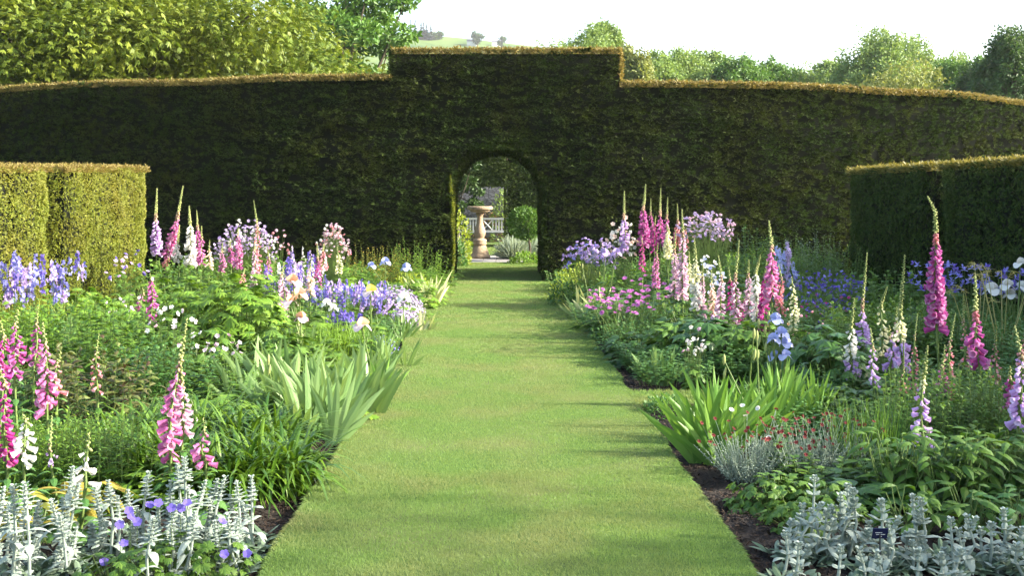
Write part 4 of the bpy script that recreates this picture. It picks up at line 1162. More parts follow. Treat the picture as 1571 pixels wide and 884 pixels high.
# left border, back
FX(240, 288, 338, 388, 15.6, 'lilac', "lilac-pink foxglove spire leftmost against the dark hedge, beside the low hedge end", w=1.5, land="the leftmost lilac foxglove spire")
FX(272, 284, 335, 392, 15.2, 'pink', "tall leaning rose-purple foxglove spire with long pointed tip against dark hedge", tipx=281, botx=258, w=1.45, land="the tall leaning rose-purple foxglove")
FX(291, 315, 345, 404, 15.0, 'white', "pure white foxglove spire with greenish tip amid purple ones", w=1.5, land="the white foxglove spire")
FX(274, 345, 372, 402, 15.1, 'white', "shorter white foxglove tucked at the foot of the tall white spire", w=1.2)
FX(303, 322, 352, 402, 15.3, 'magenta', "slim magenta foxglove with brownish tip just right of the white spire", w=1.15)
FX(309, 346, 366, 404, 14.8, 'pink', "short pink foxglove second to the right of the white spire", w=1.0)
FX(321, 368, 384, 410, 14.5, 'apricot', "small apricot foxglove right of the white and pink group", w=.9)
FX(255, 378, 390, 412, 15.4, 'rose', "small faded rose foxglove at the foot of the leaning spire", w=.9)
FX(365, 350, 362, 410, 14.6, 'pink', "pink foxglove in front of the lilac columbine cloud", w=1.1)
FX(354, 366, 380, 402, 14.8, 'magenta', "tiny magenta foxglove left of the pink one below lilac columbines", w=.9)
FX(395, 306, 350, 425, 14.6, 'rose', "tall slender foxglove with green tip rising through the lilac columbine cloud", tipx=389, w=1.0, sparse=.6, land="the slender foxglove in the lilac cloud")
FX(389, 372, 385, 440, 14.2, 'pale', "pale pink foxglove leaning beside the slender rose foxglove", w=1.0, sparse=.7)
FX(374, 412, 420, 444, 13.6, 'rose', "little rose foxglove standing in the bright green leaf mound's top", w=.8)
FX(496, 374, 385, 415, 15.3, 'rose', "rose foxglove right behind the hot pink one under pink columbines", w=1.1)
FX(487, 372, 400, 442, 15.0, 'magenta', "hot magenta-pink foxglove before the blue campanulas, under pink columbines", w=1.2, land="the hot pink foxglove in the campanulas")
FX(519, 378, 390, 418, 15.6, 'cream', "small cream foxglove just right of the hot pink foxglove", w=.9)
FX(432, 402, 425, 482, 12.2, 'pale', "pale shell-pink foxglove left of the peach irises", w=1.15, land="the shell-pink foxglove")
FX(458, 480, 497, 545, 11.0, 'cream', "small cream-white foxglove below the peach irises, in front of the grassy clump", w=.9, sparse=.7)
FX(231, 420, 430, 492, 10.8, 'magenta', "magenta foxglove standing alone over the middle green foliage", w=1.0, land="the lone magenta foxglove")
FX(216, 442, 452, 478, 11.0, 'pink', "short pink foxglove close left of the lone magenta one", w=.9, sparse=.6)
# left border, front
FX(22, 476, 500, 575, 6.9, 'magenta', "magenta-pink foxglove at left picture edge, upper of the pair, bells facing right", w=1.0, tipx=25)
FX(4, 490, 520, 600, 6.7, 'deep', "magenta foxglove cut by the left picture edge, behind the deep magenta one", w=1.0)
FX(12, 560, 592, 712, 5.7, 'deep', "big deep magenta foxglove filling the lower left picture edge", w=1.0, land="the deep magenta foxglove at the left edge")
FX(72, 495, 530, 635, 6.3, 'pink', "large bright pink foxglove with wide-spread bells near the left edge", w=1.05, land="the large bright pink foxglove")
FX(88, 540, 560, 600, 6.4, 'rose', "narrower rose foxglove just right of the large bright pink one", w=.9, sparse=.6)
FX(36, 640, 650, 708, 5.5, 'white', "short white foxglove blushed pink, beside the deep magenta foxglove", w=1.05)
FX(268, 490, 572, 705, 5.9, 'pink', "tall orchid-pink foxglove with long green bud tip before the strap-leaved clump", tipx=283, botx=262, w=1.15, land="the tall orchid-pink foxglove", lowcol='pink')
FX(281, 545, 592, 660, 6.0, 'pale', "paler orchid foxglove leaning against the tall orchid-pink one", w=1.05)
FX(316, 640, 662, 712, 5.7, 'pink', "small hot pink foxglove right of the tall orchid-pink one above the lamb's ears", w=.95, sparse=.9)
FX(132, 668, 690, 742, 5.4, 'white', "sparse white foxglove with few hanging bells behind the lamb's ears", w=1.1, sparse=.45)
FX(78, 640, 690, 712, 5.8, 'lilac', "nearly spent foxglove with a few lilac bells between pink and white ones", w=.8, sparse=.3)
# right border, back
FX(957, 292, 336, 382, 16.0, 'lilac', "pale lilac foxglove with tall green tip among cream columbines", w=1.35, land="the pale lilac foxglove")
FX(987, 282, 322, 375, 16.2, 'magenta', "broad magenta foxglove with very tall fawn tip against the dark hedge", w=1.55, land="the broad magenta foxglove")
FX(997, 304, 330, 375, 16.4, 'magenta', "slim magenta foxglove close behind the broad magenta one", w=1.0)
FX(1013, 288, 330, 378, 16.0, 'magenta', "magenta foxglove with a tall pale green tip, second tall pair", w=1.2, tipx=1015)
FX(1023, 302, 335, 378, 15.8, 'pink', "pink foxglove with fawn tip right beside the second tall magenta one", w=1.15)
FX(1004, 330, 345, 388, 15.6, 'deep', "deep magenta foxglove lower between the two tall magenta pairs", w=.9)
FX(1026, 345, 355, 394, 15.3, 'cream', "creamy yellow foxglove in front of the magenta pairs", w=1.3, land="the creamy yellow foxglove")
FX(985, 362, 372, 415, 14.8, 'deep', "small drooping deep magenta foxglove below the broad magenta one", w=.8)
FX(1040, 312, 342, 375, 16.3, 'rose', "rose foxglove behind the tall cream-tipped pale pink spire", w=1.1)
FX(1052, 350, 352, 378, 16.2, 'rose', "faded rose foxglove right of the cream-tipped spire's top", w=.9)
FX(1047, 320, 362, 455, 12.4, 'pale', "tall foxglove with cream upper bells and lilac-pink lower ones", w=1.15, low=.55, lowcol='pale', land="the tall cream and pink foxglove") ; 
FX(1034, 352, 388, 455, 12.6, 'pale', "pale pink foxglove hugging the left of the cream and pink spire", w=1.15)
FX(1068, 366, 396, 472, 12.0, 'cream', "creamy white foxglove with long cream bud tip, right of the cream and pink spire", w=1.15, low=.5, lowcol='white', land="the creamy white foxglove")
FX(1092, 415, 434, 508, 11.6, 'apricot', "apricot-pink foxglove with lilac lower bells in the middle right group", w=1.0, low=.35, lowcol='lilac')
FX(1106, 392, 430, 502, 11.4, 'pale', "pale pink foxglove with slim green tip, left of the central tall pair", w=1.05)
FX(1120, 410, 430, 478, 11.9, 'deep', "deep magenta foxglove mostly hidden behind the pale pink pair", w=.9)
FX(1128, 368, 432, 502, 11.2, 'pale', "blush pink foxglove with long leaning cream bud tip", tipx=1135, w=1.15, land="the blush pink foxglove")
FX(1140, 455, 462, 518, 11.2, 'deep', "small deep magenta foxglove in shade right of the blush pink one", w=.7)
FX(1161, 390, 420, 490, 11.0, 'white', "white foxglove with greenish tip left of the big raspberry pink spire", w=1.1, land="the white foxglove in the right border")
FX(1184, 338, 385, 462, 10.8, 'pink', "big raspberry pink foxglove with pale tall tip behind the pale blue iris", w=1.35, low=.5, lowcol='pink', land="the big raspberry pink foxglove")
FX(1174, 400, 425, 515, 10.9, 'deep', "dark raspberry foxglove at the left foot of the big raspberry spire", w=1.0)
FX(1216, 425, 436, 515, 10.4, 'cream', "slim cream-yellow foxglove between the blue iris and violet flowers", w=.85, sparse=.7)
# right border, front
FX(1325, 385, 478, 530, 9.2, 'lilac', "purple foxglove with very long brown-green bud tip before the dark low hedge", w=1.0, tipx=1323, land="the purple foxglove with long bud tip")
FX(1308, 458, 505, 580, 8.6, 'white', "cream-budded foxglove with lilac-white lower bells, leftmost of the front right group", tipx=1313, w=1.1, low=.4, lowcol='lilac', land="the cream-budded foxglove")
FX(1352, 438, 470, 545, 8.9, 'cream', "cream foxglove with sparse white bells between purple and lilac ones", w=1.0, sparse=.55)
FX(1386, 390, 470, 562, 8.3, 'lilac', "tall pale foxglove with green tip, cream buds and lilac lower bells", tipx=1384, w=1.1, low=.55, lowcol='palelilac', land="the tall lilac and cream foxglove") if 0 else None
FX(1384, 390, 485, 562, 8.3, 'cream', "tall foxglove with green tip, cream buds and lilac lower bells", tipx=1386, w=1.15, low=.5, lowcol='lilac', land="the tall lilac and cream foxglove")
FX(1366, 500, 520, 565, 8.5, 'lilac', "short lilac foxglove at the left foot of the tall lilac and cream one", w=1.15, sparse=.8)
FX(1400, 480, 520, 605, 7.9, 'rose', "thin rose-budded foxglove in the middle of the front right group", w=.6, sparse=.7)
FX(1437, 300, 374, 505, 8.2, 'magenta', "giant magenta foxglove whose pale bud tip bends over to the left", tipx=1416, w=1.35, sparse=1.7, curl=.07, land="the giant bent-tipped magenta foxglove", bud='rose')
FX(1418, 530, 598, 688, 6.3, 'lilac', "pale lilac-white foxglove with wide open bells low in front of dark foliage", w=1.15, sparse=.65, land="the low lilac-white foxglove", bud='cream')
FX(1455, 480, 530, 612, 7.3, 'rose', "thin leaning foxglove with rose buds right of the giant magenta one's foot", tipx=1466, w=.75, sparse=.7)
FX(1447, 530, 568, 612, 7.2, 'pink', "small pink foxglove below the giant magenta one", w=.9, sparse=.8)
FX(1503, 425, 492, 560, 7.4, 'magenta', "foxglove with rose buds above large flaring magenta bells near the right edge", tipx=1507, w=1.45, sparse=.75, land="the flaring magenta foxglove", bud='rose')
FX(1562, 500, 548, 655, 6.2, 'lilac', "purple foxglove cut off by the right picture edge", w=1.1, land="the purple foxglove at the right edge")
FX(1548, 560, 580, 625, 6.6, 'magenta', "short magenta-purple foxglove just inside the right picture edge", w=.9)
FX(1570, 470, 520, 560, 7.4, 'rose', "rose-budded foxglove behind the purple one at the right edge", w=.8, sparse=.7)
FX(1385, 520, 570, 600, 7.2, 'rose', "thin brown-budded foxglove left of the low lilac-white one", w=.5, sparse=.6)

FX(1478, 452, 500, 560, 8.8, 'rose', "slim rose-budded foxglove between the giant magenta and flaring magenta ones", w=.8, sparse=.6)
FX(1340, 505, 535, 590, 7.8, 'lilac', "short lilac foxglove in front of the cream foxglove, before reedy stems", w=.95, sparse=.6)
FX(1412, 590, 622, 660, 6.6, 'pale', "small pale foxglove close left of the low lilac-white one", w=.8, sparse=.5)
FX(1372, 470, 500, 548, 8.8, 'pale', "pale pink-white foxglove hiding behind the tall lilac and cream one", w=.95, sparse=.6)
FX(1528, 500, 535, 590, 7.6, 'rose', "thin rose foxglove right of the flaring magenta one", w=.7, sparse=.6)
FX(1078, 402, 430, 492, 12.0, 'pale', "narrow pale pink foxglove wedged behind the apricot-pink one", w=.95)
FX(1057, 385, 405, 452, 12.8, 'cream', "cream foxglove half hidden between the two tallest middle right spires", w=1.0)
FX(1148, 398, 425, 492, 11.4, 'pale', "soft pink foxglove between blush pink and white ones", w=1.0)
FX(1198, 405, 430, 480, 11.2, 'rose', "rose foxglove just right of the big raspberry pink spire", w=.85)
FX(1007, 372, 392, 440, 13.6, 'pink', "small pink foxglove above the tallest knapweed heads", w=.9)
FX(476, 395, 412, 452, 13.0, 'apricot', "apricot foxglove between peach irises and the hot pink foxglove", w=.9)
FX(412, 378, 398, 436, 14.6, 'pink', "pink foxglove before the violet bellflowers, left of the shell-pink one", w=.95)
FX(340, 372, 388, 418, 14.9, 'pink', "small pink foxglove at the left foot of the lilac columbines", w=.9)
FX(52, 470, 500, 560, 7.6, 'magenta', "magenta foxglove further back between the two left edge pink ones", w=.9, sparse=.8)
FX(150, 510, 545, 600, 7.2, 'rose', "slim rose foxglove among the bronze leaves", w=.75, sparse=.6)
# columbines and other airy flowers
AQ = "columbines and other airy flower clouds"
plant("columbine", P_spray, 378, 15.4, "big cloud of pale lilac columbines against the dark hedge, left border", group=AQ, land="the lilac columbine cloud", r=.42, h=1.42, n=260, size=.026, cols=('palelilac', 'mauve', 'palelilac', 'white'), nod=True, lmound=.62, leafn=140, top=.28)
plant("columbine", P_spray, 347, 15.8, "lower pale lilac columbine left of the big lilac cloud", group=AQ, r=.26, h=1.2, n=46, size=.026, cols=('palelilac',), nod=True, lmound=.7, leafn=90)
plant("columbine", P_spray, 428, 16.4, "small reddish-pink columbine right of the big lilac cloud", group=AQ, r=.2, h=1.25, n=26, size=.028, cols=('rose', 'pale'), nod=True, lmound=.7, leafn=90)
plant("columbine", P_spray, 511, 16.0, "rounded head of white-pink columbines above the hot pink foxglove", group=AQ, land="the round pink columbine", r=.25, h=1.32, n=150, size=.026, cols=('pale', 'pale', 'white', 'rose'), nod=True, lmound=.4, top=.22, domed=1.0, leafn=60)
plant("columbine", P_spray, 1083, 15.6, "wide cloud of pale mauve-pink columbines against the dark hedge, right border", group=AQ, land="the mauve-pink columbine cloud", r=.40, h=1.50, n=260, size=.027, cols=('palelilac', 'pale', 'palelilac'), nod=True, lmound=.35, top=.22, domed=.5)
plant("columbine", P_spray, 955, 16.1, "cream and fawn columbines around the pale lilac foxglove", group=AQ, r=.22, h=1.42, n=60, size=.038, cols=('white', 'apricot', 'white'), nod=True, lmound=.3, top=.35)
plant("columbine", P_spray, 900, 16.4, "violet-blue columbine cloud at the arch end of the right border", group=AQ, land="the violet-blue columbine cloud", r=.36, h=1.08, n=150, size=.028, cols=('mauve', 'blue', 'mauve'), nod=True, lmound=.5, top=.25)
plant("columbine", P_spray, 922, 15.9, "loose lavender columbine between violet-blue cloud and cream columbines", group=AQ, r=.25, h=1.15, n=50, size=.034, cols=('palelilac', 'mauve'), nod=True, lmound=.4)
plant("columbine", P_spray, 1085, 12.9, "bluish-white cloud of small flowers behind the cream foxgloves", group=AQ, land="the bluish-white cloud", r=.22, h=.98, n=90, size=.026, cols=('paleblue', 'white'), lmound=.5)
plant("columbine", P_spray, 270, 9.0, "airy white-pink flowers over the peony mound, left of its centre", group=AQ, land="the airy white-pink flowers", r=.26, h=.84, n=26, size=.024, cols=('pale', 'white'), lmound=.5, top=.4)
plant("columbine", P_spray, 345, 8.8, "cluster of white-pink button flowers before the bright peony mound", group=AQ, r=.16, h=.62, n=18, size=.022, cols=('pale', 'white'), lmound=.6, top=.3)
plant("columbine", P_spray, 190, 11.6, "sparse pinkish-white flowers near the lone magenta foxglove", group=AQ, r=.25, h=.72, n=14, size=.022, cols=('pale',), lmound=.7)
plant("columbine", P_spray, 1066, 9.4, "little hanging white flower cluster above the iris leaves", group=AQ, r=.1, h=.6, n=22, size=.022, cols=('white', 'pale'), nod=True, lmound=.5, top=.35)
plant("columbine", P_spray, 195, 13.6, "dull violet columbines before the sunlit low hedge's end", group=AQ, r=.3, h=1.1, n=24, size=.03, cols=('violet', 'lilac'), nod=True, lmound=.5)
# blue bells and camassia, siberian irises
BL = "blue-flowered clumps"
for i, (px, d, lab, n) in enumerate([(12, 12.2, "blue camassia clump cut by the left picture edge", 30), (52, 12.6, "blue camassia clump second from the left edge before the sunlit hedge", 34), (96, 12.9, "blue camassia clump furthest right of its drift, below the hedge slot", 30)]):
    plant("camassia", P_racemes, px, d, lab, group=BL, land=("the blue camassia" if i == 1 else None), r=.34, h=1.0, n=n // 2 + 3, cols=('blue', 'mauve', 'blue', 'violet'), fs=.030, sp=.2, per=9, leafm=g_lime)
plant("bellflower", P_racemes, 462, 14.9, "whitish-blue bellflower clump left of the hot pink foxglove", group=BL, r=.32, h=.95, n=32, cols=('palelilac', 'white', 'violet'), fs=.021, per=12)
plant("bellflower", P_racemes, 437, 14.2, "violet bellflower clump behind the shell-pink foxglove", group=BL, r=.3, h=.82, n=30, cols=('violet', 'mauve'), fs=.021, per=13)
plant("bellflower", P_racemes, 512, 13.6, "violet-blue bellflower drift at the foot of the hot pink foxglove", group=BL, land="the violet-blue bellflowers", r=.34, h=.62, n=60, cols=('violet', 'blue', 'mauve'), fs=.021, per=13)
plant("bellflower", P_racemes, 556, 14.0, "blue bellflower drift right of the hot pink foxglove", group=BL, r=.36, h=.58, n=64, cols=('blue', 'violet', 'mauve'), fs=.021, per=13)
plant("bellflower", P_racemes, 528, 12.2, "small violet bellflower clump below the drift, by the grassy clump", group=BL, r=.18, h=.42, n=24, cols=('violet',), fs=.018, per=18)
plant("catmint", P_mat, 604, 14.2, "soft lilac catmint dome spilling toward the grass path", group=BL, land="the lilac catmint dome", r=.42, h=.50, n=1500, size=.017, cols=('mauve', 'palelilac', 'mauve'))
plant("catmint", P_mat, 640, 13.6, "small lilac catmint cushion touching the grass edge", group=BL, r=.22, h=.28, n=500, size=.015, cols=('mauve', 'lilac'), x=-1.12)
plant("bellflower", P_mat, 583, 11.4, "low blue-flowered cushion near the left grass edge", group=BL, r=.22, h=.22, n=160, size=.018, cols=('violet', 'blue'))
plant("bellflower", P_spray, 1232, 13.2, "violet bellflower drift behind the big raspberry foxglove, nearer part", group=BL, land="the violet bellflower drift", r=.42, h=.86, n=120, size=.024, cols=("violet", "blue", "violet"), nod=True, lmound=.75, leafn=170, top=.5)
plant("bellflower", P_spray, 1275, 13.0, "violet bellflower drift meeting the dark low hedge", group=BL, r=.42, h=.84, n=120, size=.024, cols=("violet", "violet", "blue"), nod=True, lmound=.75, leafn=170, top=.5)
plant("bellflower", P_spray, 1262, 11.8, "deep violet bellflower clump in shade behind brown peony buds", group=BL, r=.34, h=.72, n=80, size=.022, cols=("violet", "deep", "violet"), nod=True, lmound=.75, leafn=130, top=.5)
plant("delphinium", P_racemes, 1212, 14.2, "pale sky-blue delphinium above the violet drift", group=BL, land="the sky-blue delphinium", r=.14, h=1.02, n=14, cols=('paleblue', 'palelilac'), fs=.026, sp=.28, per=18)
for i, (px, d, lab) in enumerate([(1425, 11.6, "blue siberian iris left of the giant magenta foxglove's middle"), (1448, 11.4, "blue siberian iris just right behind the giant magenta foxglove"), (1482, 11.3, "blue siberian iris between the giant foxglove and white irises"), (1532, 11.0, "blue siberian iris above the white irises near the right edge"), (1568, 10.8, "blue siberian iris cut by the right picture edge")]):
    plant("siberian_iris", P_siberian, px, d, lab, group=BL, r=.2, h=.92, n=24, size=.04)
plant("knapweed", P_buttons, 955, 11.6, "pink-purple knapweed clump leaning over the grass edge, nearest part", group="pink button flowers", land="the pink knapweed clump", r=.36, h=.62, n=44, size=.03)
plant("knapweed", P_buttons, 1000, 12.2, "taller pink knapweed behind, left of the glossy peony leaves", group="pink button flowers", r=.28, h=.74, n=24, size=.03)
plant("knapweed", P_buttons, 935, 12.8, "pink knapweed clump furthest along the grass edge", group="pink button flowers", r=.24, h=.56, n=22, size=.03)

# bearded irises
pk = (C['peach'], C['pale'])
bl = (C['paleblue'], C['paleblue']); wh = (C['white'], C['white'])
iris(498, 7.5, "pale green iris leaf fans spilling onto the grass edge beside the strap-leaved clump", fans=9, h=.60, w=.05, spread=.22, dy=.25, wide=.42, land="the pale iris fans at the left grass edge")
iris(540, 8.2, "broad pale iris fans continuing along the left grass edge behind the front ones", fans=6, h=.6, w=.05, spread=.2, dy=.2, wide=.4)
iris(435, 8.7, "pale iris fans standing at the back of the front left row", fans=6, h=.62, w=.05, spread=.24, dy=.2, wide=.4)
iris(455, 8.0, "upright pale green iris leaf fans, middle of the front left row", fans=8, h=.6, w=.05, spread=.26, dy=.2, budst=[(412, 545)])
iris(365, 8.3, "two tall pale iris fans standing before the peony mound", fans=4, h=.5, w=.045, spread=.2, blooms=[(462, 578, pk, .8, None)] if 0 else ())
iris(548, 9.4, "bearded iris with peach and lilac blooms on leaning stems", fans=5, h=.46, w=.04, spread=.22, blooms=[(554, 500, (C['peach'], C['pale']), 1.15, "peach bloom with lilac-pink falls")], land="the leaning peach iris")
iris(562, 10.6, "bearded iris with a yellow-peach bloom high over the bellflowers", fans=3, h=.42, spread=.15, blooms=[(568, 447, (C['yellow'], C['pale']), 1.15, None)])
iris(462, 10.4, "bearded iris carrying several peach-pink blooms beside the shell-pink foxglove", fans=4, h=.5, spread=.2, blooms=[(450, 432, pk, 1.2, None), (458, 452, (C['apricot'], C['peach']), 1.2, None), (445, 462, (C['peach'], C['pale']), 1.1, None), (464, 487, pk, 1.0, None)], land="the peach iris group")
iris(500, 12.0, "white iris in front of the violet bellflower drift", fans=3, h=.35, blooms=[(502, 465, wh, .9, None), (512, 472, wh, .8, None)])
iris(618, 12.8, "single white iris in front of the lilac catmint", fans=4, h=.36, spread=.15, blooms=[(620, 457, wh, 1.2, None)], land="the single white iris")
iris(590, 16.4, "pale blue iris nearest the brown seed heads, left border back", fans=3, h=.5, blooms=[(591, 402, bl, 1.2, None)], leafm=g_irisd)
iris(622, 16.0, "pale blue iris just right of another, by the lime mound", fans=3, h=.5, blooms=[(623, 411, bl, 1.2, None), (570, 408, bl, 1.0, None)], leafm=g_irisd)
iris(652, 16.6, "cream-striped iris fans at the grass edge near the arch, left side", fans=8, h=.62, w=.04, spread=.24, leafm=g_varieg, land="the striped iris fans on the left")
iris(652, 13.4, "pale iris fans overhanging the grass beyond the catmint", fans=2, h=.34, spread=.08, leafm=g_varieg)
iris(601, 10.6, "small green iris fans at the grass edge below the blue cushion", fans=5, h=.42, w=.03, spread=.15, leafm=g_iris)
iris(575, 9.0, "narrow iris fans beside the grass path, right of the leaning peach iris", fans=4, h=.4, w=.032, spread=.14, leafm=g_irisd)
iris(905, 14.6, "cream-striped iris fans at the grass edge, far right border", fans=9, h=.52, w=.036, spread=.26, leafm=g_varieg, budst=[(893, 405)], wide=.8, land="the striped iris fans on the right")
iris(1012, 9.8, "small yellow-green iris fan on the bark beside the grass", fans=3, h=.40, w=.034, spread=.09, leafm=g_iris, land="the small yellow-green iris fan", wide=.6)
iris(935, 15.2, "pair of pale lavender irises in front of the cream columbines", fans=4, h=.4, leafm=g_irisd, blooms=[(928, 388, (C['palelilac'], C['mauve']), 1.1, None), (946, 388, (C['palelilac'], C['mauve']), 1.1, None)])
iris(1098, 7.1, "big deep green iris clump leaning out over the dark mulch", fans=12, h=.60, w=.042, spread=.24, dy=.3, leafm=g_irisd, wide=.6, land="the big green iris clump")
iris(1150, 7.6, "dense upright green iris leaves in the middle of the big clump", fans=14, h=.52, w=.032, spread=.36, dy=.3, leafm=g_irisd, budst=[(1110, 545), (1155, 505), (1163, 510)], wide=.35)
iris(1218, 7.8, "green iris leaves at the right end of the big clump", fans=9, h=.5, w=.03, spread=.25, dy=.3, leafm=g_irisd, wide=.35)
iris(1200, 8.4, "pale sky-blue bearded iris with stacked ruffled blooms", fans=3, h=.45, leafm=g_irisd, spread=.1, blooms=[(1190, 490, bl, .85, None), (1199, 512, bl, .9, None), (1186, 520, bl, .8, None), (1208, 528, bl, .8, None), (1190, 548, bl, .8, None), (1203, 545, bl, .8, None)], budst=[(1163, 490), (1172, 500), (1180, 480)], land="the sky-blue bearded iris")
iris(1545, 10.4, "white bearded irises with large pure white blooms near the right edge", fans=4, h=.5, leafm=g_irisd, blooms=[(1543, 438, wh, 1.05, None), (1550, 452, wh, .95, None), (1524, 445, wh, 1.2, None), (1566, 440, wh, 1.0, None)], land="the white bearded irises")
iris(1571, 10.0, "white iris bloom touching the right picture edge above the others", fans=2, h=.5, leafm=g_irisd, blooms=[(1569, 405, wh, .95, None)])

# strap-leaved clumps
ST = "strap-leaved clumps before the iris fans"
for i, (px, d, lab, L) in enumerate([(425, 6.2, "glossy strap-leaved clump arching over the mulch at the grass edge", .52), (352, 6.1, "glossy strap-leaved clump right behind the front lamb's ears", .52), (395, 6.9, "glossy strap-leaved clump at the back, below the tall iris fans", .55), (250, 6.3, "glossy strap-leaved clump left of the tall orchid-pink foxglove", .52), (305, 7.1, "glossy strap-leaved clump behind the tall orchid-pink foxglove", .56), (200, 6.9, "glossy strap-leaved clump furthest left of its group", .50)]):
    plant("daylily", P_strap, px, d, lab, group=ST, land=(["the strap-leaved clump at the grass edge"] + [None] * 5)[i], L=L * 1.34, n=430, r=.18, W=.023, up=(1.1, 4.5), droop=.95)

# stachys
T_ = [(8, 770), (22, 700), (38, 745), (48, 762)]
stachys(30, 4.75, [(6, 748), (20, 745), (38, 742), (14, 772)], "lamb's ears at the bottom left corner of the picture", 1)
stachys(75, 4.95, [(60, 770), (38, 780), (78, 768), (56, 790)], "lamb's ears second from the left corner, slightly shorter stalks", 2)
stachys(115, 4.9, [(98, 765), (112, 718), (120, 745), (92, 790)], "lamb's ears with one tall bright stalk under the sparse white foxglove", 3)
stachys(160, 5.1, [(146, 748), (166, 738), (150, 775), (180, 762)], "lamb's ears left of the violet cranesbill blooms", 4)
stachys(215, 5.2, [(196, 752), (228, 725), (210, 780), (243, 770)], "lamb's ears just above the violet cranesbill blooms", 5)
stachys(275, 5.15, [(272, 712), (283, 703), (262, 738), (290, 748), (277, 765)], "tallest white lamb's ears directly below the tall orchid-pink foxglove", 6)
stachys(325, 5.3, [(316, 738), (334, 735), (346, 732), (322, 768)], "lamb's ears right of the tallest ones before the strap leaves", 7)
stachys(378, 5.25, [(363, 738), (386, 732), (370, 770), (352, 760)], "lamb's ears at the right end of the left clump by the mulch", 8)
stachys(240, 4.65, [(236, 795), (276, 790), (262, 806), (300, 785), (215, 840)], "low lamb's ears in the very front between cranesbill leaves", 9)
stachys(350, 4.8, [(330, 800), (350, 790), (365, 795)], "front lamb's ears beside the small violet blooms by the mulch", 10)
stachys(1235, 5.1, [(1250, 732), (1232, 792), (1215, 800), (1262, 775)], "lamb's ears with the tallest stalk, leftmost clump on the right", 11)
stachys(1285, 5.1, [(1300, 745), (1308, 752), (1290, 762), (1275, 780), (1312, 770)], "dense lamb's ears second from left in the right border", 12)
stachys(1345, 4.95, [(1353, 770), (1335, 802), (1362, 805), (1330, 815)], "lamb's ears half covering the small dark plant tag", 13)
stachys(1400, 5.0, [(1400, 762), (1412, 768), (1408, 790), (1380, 798), (1392, 820)], "lamb's ears with clustered tops right of the plant tag", 14)
stachys(1465, 4.95, [(1458, 798), (1482, 795), (1498, 798), (1470, 815)], "lamb's ears under the broad hanging leaves", 15)
stachys(1535, 4.95, [(1540, 785), (1520, 805), (1551, 812), (1505, 812)], "lamb's ears with one high stalk near the bottom right corner", 16)
stachys(1575, 4.9, [(1569, 812), (1560, 838)], "lamb's ears cut by the right picture edge", 17)
stachys(1210, 4.75, [(1205, 818), (1225, 835), (1243, 840)], "low spreading lamb's ears nearest the mulch on the right", 18)
stachys(1320, 4.65, [(1290, 840), (1318, 845), (1345, 850)], "front row lamb's ears left of centre in the right clump", 19)
stachys(1440, 4.6, [(1410, 845), (1445, 850), (1475, 845)], "front row lamb's ears right of centre in the right clump", 20)

# plant tag
t = thing("plant_tag", (wx(1350, 4.66), 4.66, Z_BED), "small navy blue plant name tag on a stake among the lamb's ears", "plant tag")
mb = MB(); tube(mb, [[0, 0, -.05], [0, .0, .235]], [.003, .003], 6); mb.build("stake", [solid("tag_stake", (.02, .02, .025), (.03, .03, .035), 5, .4)], t)
mb = MB(); c_, s_ = math.cos(.35), math.sin(.35)
v = [(x, y * c_ - z * s_, 0.238 + y * s_ + z * c_) for z in (-.025, .025) for y in (-.0015, .0015) for x in (-.032, .032)]
mb.add(v, [[0, 2, 3, 1], [4, 5, 7, 6], [0, 1, 5, 4], [1, 3, 7, 5], [3, 2, 6, 7], [2, 0, 4, 6]]); mb.build("plate", [solid("tag_navy", (.010, .014, .05), (.014, .018, .06), 5, .3)], t)
mb = MB()
for (a, b, z) in ((-.02, .008, .005), (-.016, .02, -.004), (.0, .006, -.014)):
    x = a
    rr = random.Random(int(a * 1000))
    while x < b:
        w_ = rr.uniform(.002, .004); y0 = -.0022
        q = [(x, y0 * c_ - zz * s_, 0.238 + y0 * s_ + zz * c_) for zz in (z - .0018, z + .0018)] + [(x + w_, y0 * c_ - zz * s_, 0.238 + y0 * s_ + zz * c_) for zz in (z + .0018, z - .0018)]
        mb.add(q, [[0, 1, 2, 3]]); x += w_ + .0015
mb.build("lettering", [solid("tag_white", (.8, .8, .8), (.85, .85, .85), 5, .5)], t)

# named foliage masses
FO = "leafy clumps filling the borders"
plant("cranesbill", P_palmate, 250, 4.75, "bright green cranesbill with violet blooms at the bottom left", group=None, land="the violet cranesbill", r=.24, h=.24, n=150, L=.045, lobes=5, wid=.5, mat=g_mid)
plant("cranesbill", P_palmate, 330, 4.8, "light green cranesbill leaves low beside the mulch", r=.22, h=.2, n=110, L=.045, lobes=5, wid=.5, mat=g_mid)
plant("cranesbill", P_palmate, 175, 4.6, "green cranesbill foliage at the bottom, left of the violet blooms", r=.22, h=.2, n=100, L=.05, lobes=5, wid=.5, mat=g_mid)
for i, pts in enumerate([[(205, 790), (232, 774), (246, 770), (215, 798), (200, 783), (190, 800)], [(268, 776), (278, 780), (342, 800), (165, 858), (345, 850), (380, 850), (195, 830), (288, 772)]]):
    d = 4.72; t = thing("cranesbill", (wx(pts[0][0], d), d, Z_BED), ["cluster of open violet-blue cranesbill blooms among silver stalks", "scattered single violet cranesbill blooms low among the silver stalks"][i], "cranesbill")
    rng = np.random.default_rng(90 + i); P = np.array([[wx(a, d) - wx(pts[0][0], d), rng.uniform(-.06, .0), wz(b, d) - Z_BED] for a, b in pts])
    
    for q in P:
        mb = MB(); flowers_round(mb, rng, q[None], .021, 5, 0, np.array([[.2, -.8, .6]]) + rng.normal(size=(1, 3)) * .3, .25, .95); mb.build("flower", [C['violet']], t)
    
    for q in P:
        mb = MB(); stems(mb, q[None] * [.8, 1, 0], q[None], .0018); mb.build("stem", [g_stem], t)
